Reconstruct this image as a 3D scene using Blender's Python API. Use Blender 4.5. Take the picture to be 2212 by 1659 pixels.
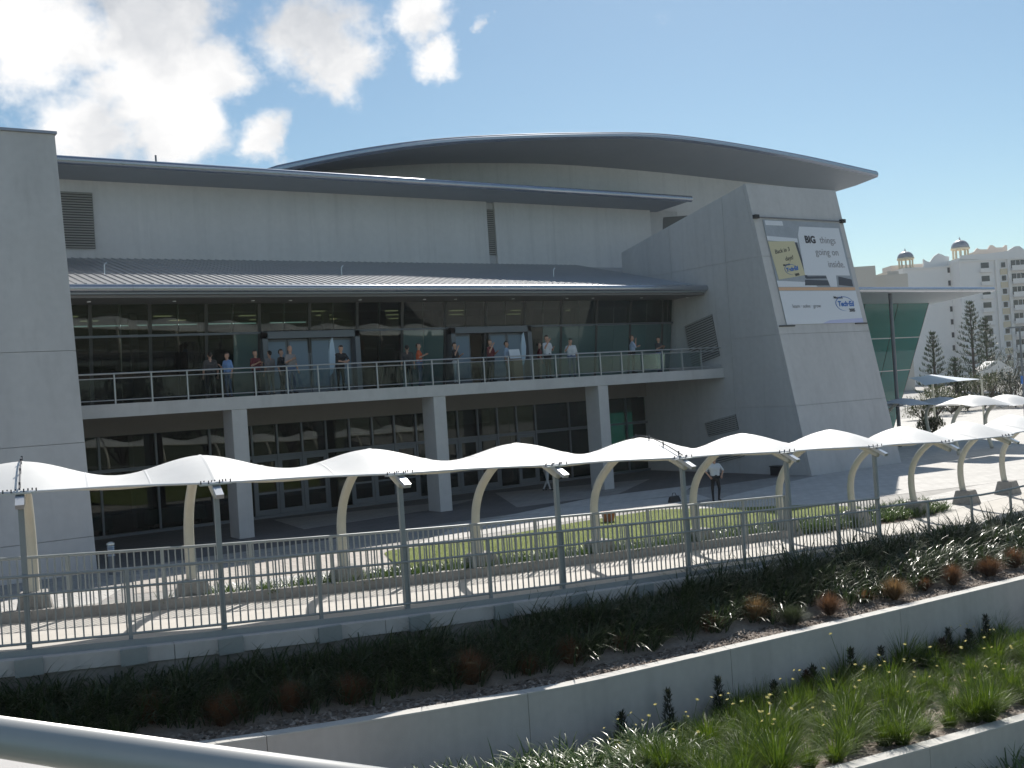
import bpy, bmesh, math, random
import numpy as np
from mathutils import Vector, Matrix
random.seed(7); RNG = np.random.default_rng(7)
for o in list(bpy.data.objects): bpy.data.objects.remove(o)
SC = bpy.context.scene; COL = SC.collection
R = math.radians
# ------------------------------------------------------------------ camera
F, CX, CY, AZ, TH, PT, H = 2335., 1106., 829.5, R(34.1), 0.065, math.atan(15/2335), 4.73
f0 = Vector((math.sin(AZ), math.cos(AZ), 0)); r0 = Vector((math.cos(AZ), -math.sin(AZ), 0)); zz = Vector((0, 0, 1))
fw = f0*math.cos(PT)+zz*math.sin(PT); u0 = zz*math.cos(PT)-f0*math.sin(PT)
up = u0*math.cos(TH)+r0*math.sin(TH); rt = r0*math.cos(TH)-u0*math.sin(TH)
CAM = Vector((0, 0, H))
cd = bpy.data.cameras.new('camera'); cam = bpy.data.objects.new('camera', cd); COL.objects.link(cam)
cd.sensor_width = 36; cd.lens = 36*F/2212; cd.clip_start = .1; cd.clip_end = 6000
M = Matrix.Identity(4)
for i in range(3): M[i][0] = rt[i]; M[i][1] = up[i]; M[i][2] = -fw[i]; M[i][3] = CAM[i]
cam.matrix_world = M; SC.camera = cam
def ray(x, y): return fw+rt*((x-CX)/F)-up*((y-CY)/F)
def atd(x, y, D): return CAM+ray(x, y)*D            # a surveyed point at depth D
def onZ(x, y, z):
    d = ray(x, y); return CAM+d*((z-H)/d.z)
def onY(x, y, Y):
    d = ray(x, y); return CAM+d*(Y/d.y)
# ------------------------------------------------------------------ sky and sun
SAZ, SEL = R(46), R(42)
W = bpy.data.worlds.new('World'); SC.world = W; W.use_nodes = True
nt = W.node_tree; nt.nodes.clear()
def N(t, kind, **kw):
    n = t.nodes.new(kind)
    for k, v in kw.items():
        if k.startswith('i_'):
            key = k[2:]; key = int(key) if key.isdigit() else key.replace('_', ' ')
            n.inputs[key].default_value = v
        else: setattr(n, k, v)
    return n
sky = N(nt, 'ShaderNodeTexSky', sky_type='NISHITA', sun_disc=False, sun_elevation=SEL, sun_rotation=SAZ,
        altitude=0, air_density=1.0, dust_density=.3, ozone_density=1.8)
L = nt.links.new
tc = N(nt, 'ShaderNodeTexCoord')
noi = N(nt, 'ShaderNodeTexNoise', i_Scale=11.0, i_Detail=12.0, i_Roughness=.60)
mp = N(nt, 'ShaderNodeMapping'); mp.inputs['Scale'].default_value = (1, 1, 1.25); mp.inputs['Location'].default_value = (3.1, 1.7, .4)
L(tc.outputs['Generated'], mp.inputs['Vector']); L(mp.outputs[0], noi.inputs['Vector'])
wob = N(nt, 'ShaderNodeTexNoise', i_Scale=13.0, i_Detail=5.0, i_Roughness=.6)
L(mp.outputs[0], wob.inputs['Vector'])
wv = N(nt, 'ShaderNodeVectorMath', operation='SCALE'); wv.inputs[3].default_value = .075
sub = N(nt, 'ShaderNodeVectorMath', operation='SUBTRACT'); sub.inputs[1].default_value = (.5, .5, .5)
L(wob.outputs['Color'], sub.inputs[0]); L(sub.outputs[0], wv.inputs[0])
wad = N(nt, 'ShaderNodeVectorMath', operation='ADD'); L(tc.outputs['Generated'], wad.inputs[0]); L(wv.outputs[0], wad.inputs[1])
CLOUDS = [(tuple(ray(x*2.16, y*2.16).normalized()), r_*1.18*2.16/2335) for x, y, r_ in ((40, 20, 125), (150, 25, 105), (100, 110, 88), (165, 125, 62), (212, 62, 55), (310, 12, 70), (338, 62, 52), (420, 12, 46), (437, 52, 34), (471, 22, 22), (268, 143, 36))]
CLOUDS += [((-.35, .85, .38), .2), ((-.8, .45, .4), .24), ((-.55, -.7, .45), .3), ((.3, -.85, .42), .25), ((.1, .6, .79), .22), ((-.3, .1, .95), .2), ((.75, -.45, .48), .2)]
prev = None
for c, rad in CLOUDS:
    v = Vector(c).normalized()
    ds = N(nt, 'ShaderNodeVectorMath', operation='DISTANCE'); L(wad.outputs[0], ds.inputs[0]); ds.inputs[1].default_value = v
    mr = N(nt, 'ShaderNodeMapRange', i_1=rad*1.12, i_2=rad*.25, i_3=0., i_4=1.); L(ds.outputs['Value'], mr.inputs[0])
    if prev is None: prev = mr.outputs[0]
    else:
        mx = N(nt, 'ShaderNodeMath', operation='MAXIMUM'); L(prev, mx.inputs[0]); L(mr.outputs[0], mx.inputs[1]); prev = mx.outputs[0]
nst = N(nt, 'ShaderNodeMapRange', clamp=False, i_1=.25, i_2=.75, i_3=-.05, i_4=1.05); L(noi.outputs[0], nst.inputs[0])
sm = N(nt, 'ShaderNodeMath', operation='MULTIPLY_ADD', i_1=.95); L(prev, sm.inputs[0]); L(nst.outputs[0], sm.inputs[2])
den = N(nt, 'ShaderNodeMapRange', interpolation_type='SMOOTHSTEP', i_1=.86, i_2=1.42); L(sm.outputs[0], den.inputs[0])
gry = N(nt, 'ShaderNodeTexNoise', i_Scale=7.0, i_Detail=6.0); L(wad.outputs[0], gry.inputs['Vector'])
gr = N(nt, 'ShaderNodeValToRGB'); gr.color_ramp.elements[0].position = .36; gr.color_ramp.elements[1].position = .56
gr.color_ramp.elements[0].color = (7.0, 7.3, 7.8, 1); gr.color_ramp.elements[1].color = (12.2, 12.1, 12.0, 1); L(gry.outputs[0], gr.inputs[0])
wb = N(nt, 'ShaderNodeMix', data_type='RGBA', blend_type='MULTIPLY'); wb.inputs[0].default_value = 1; wb.inputs[7].default_value = (.95, 1.08, 1.06, 1); L(sky.outputs[0], wb.inputs[6])
mixs = N(nt, 'ShaderNodeMix', data_type='RGBA'); L(den.outputs[0], mixs.inputs[0]); L(wb.outputs[2], mixs.inputs[6]); L(gr.outputs[0], mixs.inputs[7])
bg = N(nt, 'ShaderNodeBackground', i_Strength=.073); L(mixs.outputs[2], bg.inputs[0])
wo = N(nt, 'ShaderNodeOutputWorld'); L(bg.outputs[0], wo.inputs[0])
sl = bpy.data.lights.new('sun', 'SUN'); sl.energy = 5.0; sl.angle = R(.53); sl.color = (1, .95, .87)
so = bpy.data.objects.new('sun', sl); COL.objects.link(so)
sd = Vector((math.cos(SEL)*math.sin(SAZ), math.cos(SEL)*math.cos(SAZ), math.sin(SEL)))
so.rotation_euler = sd.to_track_quat('Z', 'Y').to_euler(); so.location = (30, 30, 60)
SC.render.engine = 'CYCLES'
vs = SC.view_settings; vs.view_transform = 'Standard'; vs.look = 'None'; vs.gamma = 1; vs.use_curve_mapping = False; vs.exposure = 0.25
SC.cycles.max_bounces = 8; SC.cycles.transparent_max_bounces = 24
# ------------------------------------------------------------------ materials
MATS = {}
def mat(name, col, rough=.6, metal=0., nscale=0., namt=.12, bump=0., bscale=None, spec=.5, coat=0, streak=False, transl=0.):
    m = bpy.data.materials.new(name); m.use_nodes = True; t = m.node_tree
    b = t.nodes['Principled BSDF']; b.inputs['Roughness'].default_value = rough; b.inputs['Metallic'].default_value = metal
    b.inputs['Specular IOR Level'].default_value = spec; b.inputs['Coat Weight'].default_value = coat
    b.inputs['Base Color'].default_value = (*col, 1)
    if nscale or bump:
        tcn = N(t, 'ShaderNodeTexCoord'); src = tcn.outputs['Object']
        geo = N(t, 'ShaderNodeNewGeometry'); src = geo.outputs['Position']
        if streak:
            ma = N(t, 'ShaderNodeMapping'); ma.inputs['Scale'].default_value = (1, 1, .12); t.links.new(src, ma.inputs[0]); src = ma.outputs[0]
        n = N(t, 'ShaderNodeTexNoise', i_Scale=nscale or 5., i_Detail=8., i_Roughness=.6); t.links.new(src, n.inputs['Vector'])
        if nscale:
            n2 = N(t, 'ShaderNodeTexNoise', i_Scale=nscale*6.7, i_Detail=4.); t.links.new(geo.outputs['Position'], n2.inputs['Vector'])
            ad = N(t, 'ShaderNodeMath', operation='MULTIPLY_ADD', i_1=.5); t.links.new(n2.outputs[0], ad.inputs[0]); t.links.new(n.outputs[0], ad.inputs[2])
            mr = N(t, 'ShaderNodeMapRange', i_1=.45, i_2=1.05, i_3=1-namt, i_4=1+namt); t.links.new(ad.outputs[0], mr.inputs[0])
            val = mr.outputs[0]
            if streak:
                m2 = N(t, 'ShaderNodeMapping'); m2.inputs['Scale'].default_value = (1, 1, .045); t.links.new(geo.outputs['Position'], m2.inputs[0])
                n3 = N(t, 'ShaderNodeTexNoise', i_Scale=3.2, i_Detail=5.); t.links.new(m2.outputs[0], n3.inputs['Vector'])
                m3 = N(t, 'ShaderNodeMapRange', i_1=.54, i_2=.76, i_3=1., i_4=.91); t.links.new(n3.outputs[0], m3.inputs[0])
                ml = N(t, 'ShaderNodeMath', operation='MULTIPLY'); t.links.new(val, ml.inputs[0]); t.links.new(m3.outputs[0], ml.inputs[1]); val = ml.outputs[0]
            hs = N(t, 'ShaderNodeHueSaturation'); hs.inputs['Color'].default_value = (*col, 1)
            t.links.new(val, hs.inputs['Value']); t.links.new(hs.outputs[0], b.inputs['Base Color'])
        if bump:
            nb = N(t, 'ShaderNodeTexNoise', i_Scale=bscale or 40., i_Detail=6.); t.links.new(geo.outputs['Position'], nb.inputs['Vector'])
            bp = N(t, 'ShaderNodeBump', i_Strength=bump, i_Distance=.02); t.links.new(nb.outputs[0], bp.inputs['Height']); t.links.new(bp.outputs[0], b.inputs['Normal'])
    if transl:
        tr = N(t, 'ShaderNodeBsdfTranslucent'); tr.inputs[0].default_value = (*col, 1)
        mi = N(t, 'ShaderNodeMixShader', i_0=transl); out = t.nodes['Material Output']
        t.links.new(b.outputs[0], mi.inputs[1]); t.links.new(tr.outputs[0], mi.inputs[2]); t.links.new(mi.outputs[0], out.inputs[0])
    MATS[name] = m; return m
def pavers(name, size=.6):
    t = MATS[name].node_tree; b = t.nodes['Principled BSDF']; src = b.inputs['Base Color'].links[0].from_socket; geo = N(t, 'ShaderNodeNewGeometry')
    br = N(t, 'ShaderNodeTexBrick', i_Scale=1.0, i_Mortar_Size=.012, i_Brick_Width=size, i_Row_Height=size*.5); br.inputs['Color1'].default_value = (1, 1, 1, 1); br.inputs['Color2'].default_value = (.88, .88, .88, 1); br.inputs['Mortar'].default_value = (.55, .54, .52, 1)
    t.links.new(geo.outputs['Position'], br.inputs['Vector']); mx = N(t, 'ShaderNodeMix', data_type='RGBA', blend_type='MULTIPLY'); mx.inputs[0].default_value = 1; t.links.new(src, mx.inputs[6]); t.links.new(br.outputs['Color'], mx.inputs[7]); t.links.new(mx.outputs[2], b.inputs['Base Color'])
def leafmat(name, c1, c2, rough=.4, transl=.3, spec=.5):
    m = bpy.data.materials.new(name); m.use_nodes = True; t = m.node_tree
    b = t.nodes['Principled BSDF']; b.inputs['Roughness'].default_value = rough; b.inputs['Specular IOR Level'].default_value = spec
    geo = N(t, 'ShaderNodeNewGeometry')
    mx = N(t, 'ShaderNodeMix', data_type='RGBA'); mx.inputs[6].default_value = (*c1, 1); mx.inputs[7].default_value = (*c2, 1)
    t.links.new(geo.outputs['Random Per Island'], mx.inputs[0]); t.links.new(mx.outputs[2], b.inputs['Base Color'])
    tr = N(t, 'ShaderNodeBsdfTranslucent'); t.links.new(mx.outputs[2], tr.inputs[0])
    mi = N(t, 'ShaderNodeMixShader', i_0=transl); t.links.new(b.outputs[0], mi.inputs[1]); t.links.new(tr.outputs[0], mi.inputs[2])
    t.links.new(mi.outputs[0], t.nodes['Material Output'].inputs[0]); MATS[name] = m
def glassmat(name, tint, refl=1.0, ior=1.5):
    m = bpy.data.materials.new(name); m.use_nodes = True; t = m.node_tree; t.nodes.remove(t.nodes['Principled BSDF'])
    fr = N(t, 'ShaderNodeFresnel', i_IOR=ior); ml = N(t, 'ShaderNodeMath', operation='MULTIPLY', use_clamp=True); ml.inputs[1].default_value = refl
    t.links.new(fr.outputs[0], ml.inputs[0])
    tp = N(t, 'ShaderNodeBsdfTransparent'); tp.inputs[0].default_value = (*tint, 1)
    gl = N(t, 'ShaderNodeBsdfGlossy', i_Roughness=.0); gl.inputs[0].default_value = (.92, .97, .95, 1)
    mi = N(t, 'ShaderNodeMixShader'); t.links.new(ml.outputs[0], mi.inputs[0]); t.links.new(tp.outputs[0], mi.inputs[1]); t.links.new(gl.outputs[0], mi.inputs[2])
    t.links.new(mi.outputs[0], t.nodes['Material Output'].inputs[0]); MATS[name] = m
def filmglass(name, col, fac, tint):
    glassmat(name, tint, 1.2); t = MATS[name].node_tree; mi = t.nodes['Mix Shader']; df = N(t, 'ShaderNodeBsdfDiffuse'); df.inputs[0].default_value = (*col, 1)
    tl = N(t, 'ShaderNodeBsdfTranslucent'); tl.inputs[0].default_value = (*col, 1); m1 = N(t, 'ShaderNodeMixShader', i_0=.5); t.links.new(df.outputs[0], m1.inputs[1]); t.links.new(tl.outputs[0], m1.inputs[2])
    m2 = N(t, 'ShaderNodeMixShader', i_0=fac); tp = [n for n in t.nodes if n.type == 'BSDF_TRANSPARENT'][0]; t.links.new(tp.outputs[0], m2.inputs[1]); t.links.new(m1.outputs[0], m2.inputs[2]); t.links.new(m2.outputs[0], mi.inputs[1])
def emit(name, col, s):
    m = bpy.data.materials.new(name); m.use_nodes = True; b = m.node_tree.nodes['Principled BSDF']
    b.inputs['Emission Color'].default_value = (*col, 1); b.inputs['Emission Strength'].default_value = s; MATS[name] = m
mat('concrete', (.555, .545, .54), .8, nscale=.6, namt=.10, bump=.15, bscale=60, streak=True)
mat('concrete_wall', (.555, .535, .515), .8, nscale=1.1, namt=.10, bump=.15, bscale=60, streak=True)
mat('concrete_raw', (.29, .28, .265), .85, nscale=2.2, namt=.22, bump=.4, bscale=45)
mat('coping', (.56, .545, .51), .8, nscale=2., namt=.10, bump=.2, bscale=50)
mat('render_white', (.68, .665, .65), .8, nscale=.6, namt=.08, streak=True)
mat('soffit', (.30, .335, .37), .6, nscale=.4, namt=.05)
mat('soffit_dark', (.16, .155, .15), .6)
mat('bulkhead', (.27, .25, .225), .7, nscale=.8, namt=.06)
mat('roof_metal', (.40, .41, .43), .36, .4, nscale=1.2, namt=.08)
mat('gutter', (.42, .45, .50), .25, .85)
mat('fascia', (.42, .44, .48), .35, .5)
mat('louvre', (.40, .385, .35), .6)
mat('louvre_pale', (.50, .49, .47), .6)
mat('louvre_dark', (.14, .14, .135), .6)
mat('frame_alu', (.17, .185, .205), .4, .4)
mat('frame_dark', (.055, .06, .06), .4, .3)
mat('steel_paint', (.30, .33, .335), .45, .1, nscale=3., namt=.06)
mat('fence_paint', (.34, .36, .36), .42, .15, nscale=3., namt=.06)
mat('rail_steel', (.50, .51, .52), .35, .6)
mat('cream_paint', (.60, .57, .48), .42, 0, nscale=2., namt=.06)
mat('tube_paint', (.50, .50, .485), .36, .1, nscale=4, namt=.05)
mat('galv', (.62, .64, .66), .3, .8)
mat('bolt', (.05, .055, .07), .5, .4)
mat('fabric', (.83, .83, .82), .55, nscale=1.1, namt=.06, transl=.16)
mat('fabric_seam', (.74, .745, .75), .55, transl=.12)
mat('fabric_strip', (.82, .83, .84), .5, transl=.12)
mat('fabric_shaded_blue', (.60, .66, .74), .55, transl=.15)  # shade of the distant canopies put into the colour; the sail shares it
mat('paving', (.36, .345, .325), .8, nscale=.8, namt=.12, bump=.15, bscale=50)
mat('paving_light', (.58, .56, .53), .8, nscale=1.0, namt=.08, bump=.1, bscale=50)
mat('paving_tan', (.50, .455, .41), .8, nscale=1.0, namt=.10, bump=.1, bscale=50)
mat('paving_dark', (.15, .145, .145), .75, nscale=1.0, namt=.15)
mat('ramp_concrete', (.50, .475, .44), .8, nscale=1.6, namt=.12, bump=.15)
for k_ in ('paving', 'paving_light', 'paving_tan', 'paving_dark'): pavers(k_)
mat('soil', (.07, .05, .04), .95, nscale=4, namt=.4, bump=.6, bscale=25)
mat('mulch', (.20, .155, .125), .9, nscale=6, namt=.35, bump=.8, bscale=30)
mat('mulch_pale', (.34, .285, .24), .9, nscale=6, namt=.35, bump=.8, bscale=30)
mat('ground', (.06, .075, .03), .9, nscale=.3, namt=.25)
mat('turf', (.15, .19, .03), .9, nscale=1.2, namt=.25, bump=.6, bscale=80)
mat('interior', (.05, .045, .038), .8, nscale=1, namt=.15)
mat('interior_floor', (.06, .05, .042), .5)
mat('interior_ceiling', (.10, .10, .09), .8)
mat('interior_teal', (.30, .44, .42), .6)
mat('interior_col', (.35, .36, .36), .7)
mat('door_blue', (.20, .27, .34), .35, .1)
mat('cloth_white', (.62, .67, .74), .8)
mat('bark', (.09, .07, .055), .9, nscale=6, namt=.3)
mat('hotel_wall', (.80, .79, .775), .8, nscale=.15, namt=.05)
mat('hotel_trim', (.80, .78, .75), .8)
mat('hotel_yellow', (.68, .60, .44), .8)
mat('hotel_pink', (.72, .62, .54), .8)
mat('hotel_dome', (.26, .29, .34), .5, .2)
mat('hotel_tan', (.58, .54, .48), .8)
mat('window_dark', (.025, .03, .035), .12, spec=.6)
mat('banner_grey', (.36, .39, .43), .7, nscale=1.2, namt=.14)
mat('banner_white', (.74, .76, .80), .7)
mat('banner_card', (.62, .64, .68), .7)
mat('banner_orange', (.72, .45, .28), .7)
mat('banner_blue', (.05, .17, .50), .7)
mat('banner_violet', (.55, .57, .78), .7)
mat('banner_ink', (.05, .05, .06), .7)
mat('banner_text_grey', (.30, .29, .31), .7)
mat('banner_dark', (.08, .09, .11), .7)
mat('note_yellow', (.64, .58, .38), .7)
mat('terracotta', (.42, .13, .06), .7)
mat('black', (.02, .02, .022), .6)
mat('skin', (.52, .30, .21), .55)
mat('hair_dark', (.03, .022, .018), .6)
mat('hair_brown', (.10, .055, .03), .6)
mat('shirt_orange', (.55, .10, .03), .8); mat('shirt_maroon', (.16, .025, .03), .8); mat('shirt_black', (.018, .018, .02), .8)
mat('shirt_blue', (.20, .34, .62), .8); mat('shirt_lightblue', (.36, .46, .60), .8); mat('shirt_white', (.66, .67, .70), .8)
mat('shirt_grey', (.28, .25, .24), .8); mat('shirt_dark', (.07, .065, .065), .8)
mat('trousers_black', (.018, .018, .02), .8); mat('trousers_jeans', (.10, .15, .25), .8); mat('trousers_tan', (.34, .30, .24), .8); mat('trousers_pale', (.55, .55, .56), .8)
mat('flower', (.80, .72, .32), .6, transl=.3)
mat('car_white', (.7, .7, .7), .25, coat=.5); mat('car_silver', (.45, .47, .5), .25, .5, coat=.5); mat('car_red', (.35, .03, .03), .25, coat=.5)
mat('tyre', (.02, .02, .02), .8); mat('sign_wood', (.30, .19, .11), .5); mat('sign_white', (.72, .74, .78), .6); mat('sail_blue', (.50, .62, .72), .6)
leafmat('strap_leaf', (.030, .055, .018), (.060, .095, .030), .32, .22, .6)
leafmat('strap_leaf_sun', (.050, .10, .020), (.11, .17, .045), .33, .3, .6)  # brighter copy of strap_leaf, sunlight put into the greens
leafmat('grass_clump', (.045, .100, .008), (.15, .215, .018), .5, .45)
leafmat('lawn_blade', (.16, .21, .025), (.24, .28, .045), .6, .35)
leafmat('tuft_brown', (.12, .058, .03), (.24, .125, .06), .7, .35)
leafmat('tuft_green', (.05, .07, .03), (.09, .11, .05), .7, .3)
leafmat('tuft_straw', (.20, .12, .05), (.34, .22, .10), .7, .35)
leafmat('conifer', (.022, .032, .016), (.05, .06, .03), .6, .2)
leafmat('conifer_red', (.05, .02, .015), (.08, .035, .02), .6, .2)
leafmat('pine_leaf', (.022, .045, .018), (.045, .075, .03), .6, .2)
leafmat('bush_leaf', (.035, .06, .015), (.10, .10, .03), .6, .25)
leafmat('bush_dark', (.014, .024, .010), (.035, .05, .02), .6, .2)
leafmat('chip', (.16, .12, .095), (.46, .39, .33), .9, .0)
glassmat('glass_clear', (.32, .39, .36), .9)
filmglass('glass_hall', (.17, .58, .57), .44, (.42, .78, .75))
filmglass('glass_film', (.32, .50, .49), .46, (.40, .55, .52))
glassmat('glass_rail', (.66, .73, .74), .55)
emit('lamp_panel', (1, .83, .45), .55)
emit('downlight', (.9, .95, 1), .07)
# ------------------------------------------------------------------ builders
WL = {}
class MB:
    def __init__(s): s.v = []; s.f = []; s.m = []; s.mi = 0
    def add(s, v, f):
        n = len(s.v); s.v += [tuple(p) for p in v]; s.f += [tuple(i+n for i in q) for q in f]; s.m += [s.mi]*len(f); return s
    def box(s, a, b):
        x0, y0, z0 = a; x1, y1, z1 = b
        return s.add([(x0,y0,z0),(x1,y0,z0),(x1,y1,z0),(x0,y1,z0),(x0,y0,z1),(x1,y0,z1),(x1,y1,z1),(x0,y1,z1)],
                     [(0,3,2,1),(4,5,6,7),(0,1,5,4),(1,2,6,5),(2,3,7,6),(3,0,4,7)])
    def hexa(s, p):                                   # 4 bottom points then 4 top points
        return s.add(p, [(0,3,2,1),(4,5,6,7),(0,1,5,4),(1,2,6,5),(2,3,7,6),(3,0,4,7)])
    def bar(s, a, b, w, h, upv=(0, 0, 1)):
        a = Vector(a); b = Vector(b); d = (b-a).normalized(); u = Vector(upv); sx = d.cross(u)
        if sx.length < 1e-4: sx = d.cross(Vector((0, 1, 0)))
        sx.normalize(); u = sx.cross(d); sx *= w/2; u = u*h/2
        return s.hexa([a-sx-u, a+sx-u, a+sx+u, a-sx+u, b-sx-u, b+sx-u, b+sx+u, b-sx+u])
    def tube(s, pts, r, n=10, cap=True):
        pts = [Vector(p) for p in pts]; k = len(pts); rr = r if isinstance(r, (list, tuple)) else [r]*k
        ref = None; vv = []; ff = []
        for i, p in enumerate(pts):
            d = (pts[min(i+1, k-1)]-pts[max(i-1, 0)]).normalized()
            if ref is None: ref = d.orthogonal().normalized()
            ref = (ref-d*ref.dot(d)).normalized(); q = d.cross(ref)
            for j in range(n):
                a = 2*math.pi*j/n; vv.append(p+ref*math.cos(a)*rr[i]+q*math.sin(a)*rr[i])
        for i in range(k-1):
            for j in range(n):
                a = i*n+j; b = i*n+(j+1) % n; ff.append((a, b, b+n, a+n))
        if cap: ff.append(tuple(range(n))[::-1]); ff.append(tuple(range((k-1)*n, k*n)))
        return s.add(vv, ff)
    def lathe(s, prof, c=(0, 0, 0), n=16):
        vv = []; ff = []
        for r, z in prof:
            for j in range(n):
                a = 2*math.pi*j/n; vv.append((c[0]+r*math.cos(a), c[1]+r*math.sin(a), c[2]+z))
        for i in range(len(prof)-1):
            for j in range(n):
                a = i*n+j; b = i*n+(j+1) % n; ff.append((a, b, b+n, a+n))
        ff.append(tuple(range(n))[::-1]); k = len(prof)-1; ff.append(tuple(range(k*n, k*n+n)))
        return s.add(vv, ff)
    def prism(s, poly, d):                            # polygon (3-D points) pushed along d
        n = len(poly); d = Vector(d); P = [Vector(p) for p in poly]
        return s.add(P+[p+d for p in P], [tuple(range(n))[::-1], tuple(range(n, 2*n))]+[(i, (i+1) % n, (i+1) % n+n, i+n) for i in range(n)])
    def grid(s, rows):
        n = len(rows[0]); vv = [p for r in rows for p in r]; ff = []
        for i in range(len(rows)-1):
            for j in range(n-1): ff.append((i*n+j, i*n+j+1, (i+1)*n+j+1, (i+1)*n+j))
        return s.add(vv, ff)
    def build(s, name, m, parent=None, smooth=False, bevel=0, fix=True):
        off = WL.get(parent.name, (0, 0, 0)) if parent else (0, 0, 0)
        me = bpy.data.meshes.new(name)
        me.from_pydata([(p[0]-off[0], p[1]-off[1], p[2]-off[2]) for p in s.v], [], s.f)
        for q in (m if isinstance(m, (list, tuple)) else [m]): me.materials.append(MATS[q])
        if isinstance(m, (list, tuple)): me.polygons.foreach_set('material_index', s.m)
        if fix or bevel:
            bm = bmesh.new(); bm.from_mesh(me)
            if fix: bmesh.ops.recalc_face_normals(bm, faces=bm.faces)
            if bevel: bmesh.ops.bevel(bm, geom=bm.edges[:], offset=bevel, segments=1, affect='EDGES', clamp_overlap=True)
            bm.to_mesh(me); bm.free()
        if smooth: me.polygons.foreach_set('use_smooth', [True]*len(me.polygons))
        return link(name, me, parent)
def link(name, me, parent=None, loc=None):
    o = bpy.data.objects.new(name, me); COL.objects.link(o)
    if parent: o.parent = parent; WL[o.name] = WL.get(parent.name, (0, 0, 0))
    if loc: o.location = loc
    return o
def tag(o, label=None, cat=None, group=None, kind=None):
    if label: o['label'] = label
    if cat: o['category'] = cat
    if group: o['group'] = group
    if kind: o['kind'] = kind
    return o
def thing(name, label, cat, loc=(0, 0, 0), rz=0, group=None):
    o = bpy.data.objects.new(name, None); COL.objects.link(o); o.location = loc; o.rotation_euler = (0, 0, rz); o.empty_display_size = .3
    WL[o.name] = tuple(loc) if not rz else (0, 0, 0)
    return tag(o, label, cat, group)
def copy_tree(o, parent=None, loc=None, rz=None, label=None, scale=None):
    c = o.copy(); COL.objects.link(c); c.parent = parent
    if loc is not None: c.location = loc
    if rz is not None: c.rotation_euler = (0, 0, rz)
    if scale is not None: c.scale = (scale,)*3
    if label: c['label'] = label
    for ch in o.children: copy_tree(ch, c)
    return c
def npmesh(name, V, Fq, m, smooth=False):
    me = bpy.data.meshes.new(name); V = np.asarray(V, np.float32); Fq = np.asarray(Fq, np.int32); k = Fq.shape[1]
    me.vertices.add(len(V)); me.vertices.foreach_set('co', V.ravel())
    me.loops.add(Fq.size); me.loops.foreach_set('vertex_index', Fq.ravel())
    me.polygons.add(len(Fq)); me.polygons.foreach_set('loop_start', np.arange(0, Fq.size, k, dtype=np.int32))
    me.materials.append(MATS[m]); me.update(calc_edges=True)
    if smooth: me.polygons.foreach_set('use_smooth', [True]*len(me.polygons))
    return me
def blades(base, az, length, width, lean, bend, seg=3, fold=0.):
    """arching leaf blades: arrays of base points (n,3), direction, length, width, first tilt from upright, extra bend"""
    n = len(base); V = np.zeros((n, (seg+1)*2, 3)); p = base.astype(float).copy(); ang = lean.copy()
    side = np.stack([-np.sin(az), np.cos(az), np.zeros(n)], 1); step = length/seg
    for i in range(seg+1):
        t = i/seg; w = width*(1-t**1.6)*(.55+.45*min(1, t*3))+.0015
        V[:, 2*i] = p-side*w[:, None]/2; V[:, 2*i+1] = p+side*w[:, None]/2
        d = np.stack([np.sin(ang)*np.cos(az), np.sin(ang)*np.sin(az), np.cos(ang)], 1); p = p+d*step[:, None]; ang = ang+bend/seg
    idx = np.arange(n)[:, None]*(seg+1)*2; q = []
    for i in range(seg): q.append(idx+np.array([[2*i, 2*i+1, 2*i+3, 2*i+2]]))
    return V.reshape(-1, 3), np.concatenate(q, 1).reshape(-1, 4)
U = lambda a, b, n: RNG.uniform(a, b, n)
# ------------------------------------------------------------------ lines of the forecourt
def arc(X): return (X-12.5)**2/(90 if X < 12.5 else 400)
def darc(X): return (X-12.5)/(45 if X < 12.5 else 200)
def zr(X): return max(0.0, min(1.45, 1.17-.0465*(X-3.1)))
def zc(X): return -.045*(X-4.7) if X < 11 else -.2835-.003*(X-11)
def Yc(X): return 14.8+arc(X) if X < 11 else 14.825-.068*(X-11)+.0017*(X-11)**2
def wd(X): return .72 if X < 7 else max(.10, .72-.042*(X-7))
def Yw(X): return 10.7+arc(X)
def zw(X): return -1.12-.07*(X-12.7)
def pt(X, p, dz=0, base=17.5, zf=zr):
    t = Vector((1, darc(X), 0)).normalized(); n = Vector((-t.y, t.x, 0))
    return Vector((X, base+arc(X), zf(X)+dz))+n*p
def frange(a, b, s):
    n = max(1, int(round((b-a)/s))); return [a+(b-a)*i/n for i in range(n+1)]
# ------------------------------------------------------------------ ground, plaza, beds, ramp
g = MB(); g.box((-3000, -3000, -4.2), (3000, 3000, -3.6)); tag(g.build('ground', 'ground'), kind='structure')
xs = frange(-40, 44, 1.2)
near = [pt(x, 5.2, 0, zf=lambda X: 0) for x in xs]
m_ = MB(); poly = [(p.x, p.y, 0) for p in near]+[(2500, near[-1].y, 0), (2500, 2800, 0), (-2500, 2800, 0), (-2500, near[0].y, 0)]
m_.prism([(x, y, -.6) for x, y, _ in poly], (0, 0, .6)); tag(m_.build('plaza', 'paving'), kind='structure')
m_ = MB(); m_.prism([(44, 24, -3.7), (2500, 24, -3.7), (2500, -40, -3.7), (60, -40, -3.7), (44, 6, -3.7)], (0, 0, 3.69)); tag(m_.build('road_bank', 'paving'), kind='structure')
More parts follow.
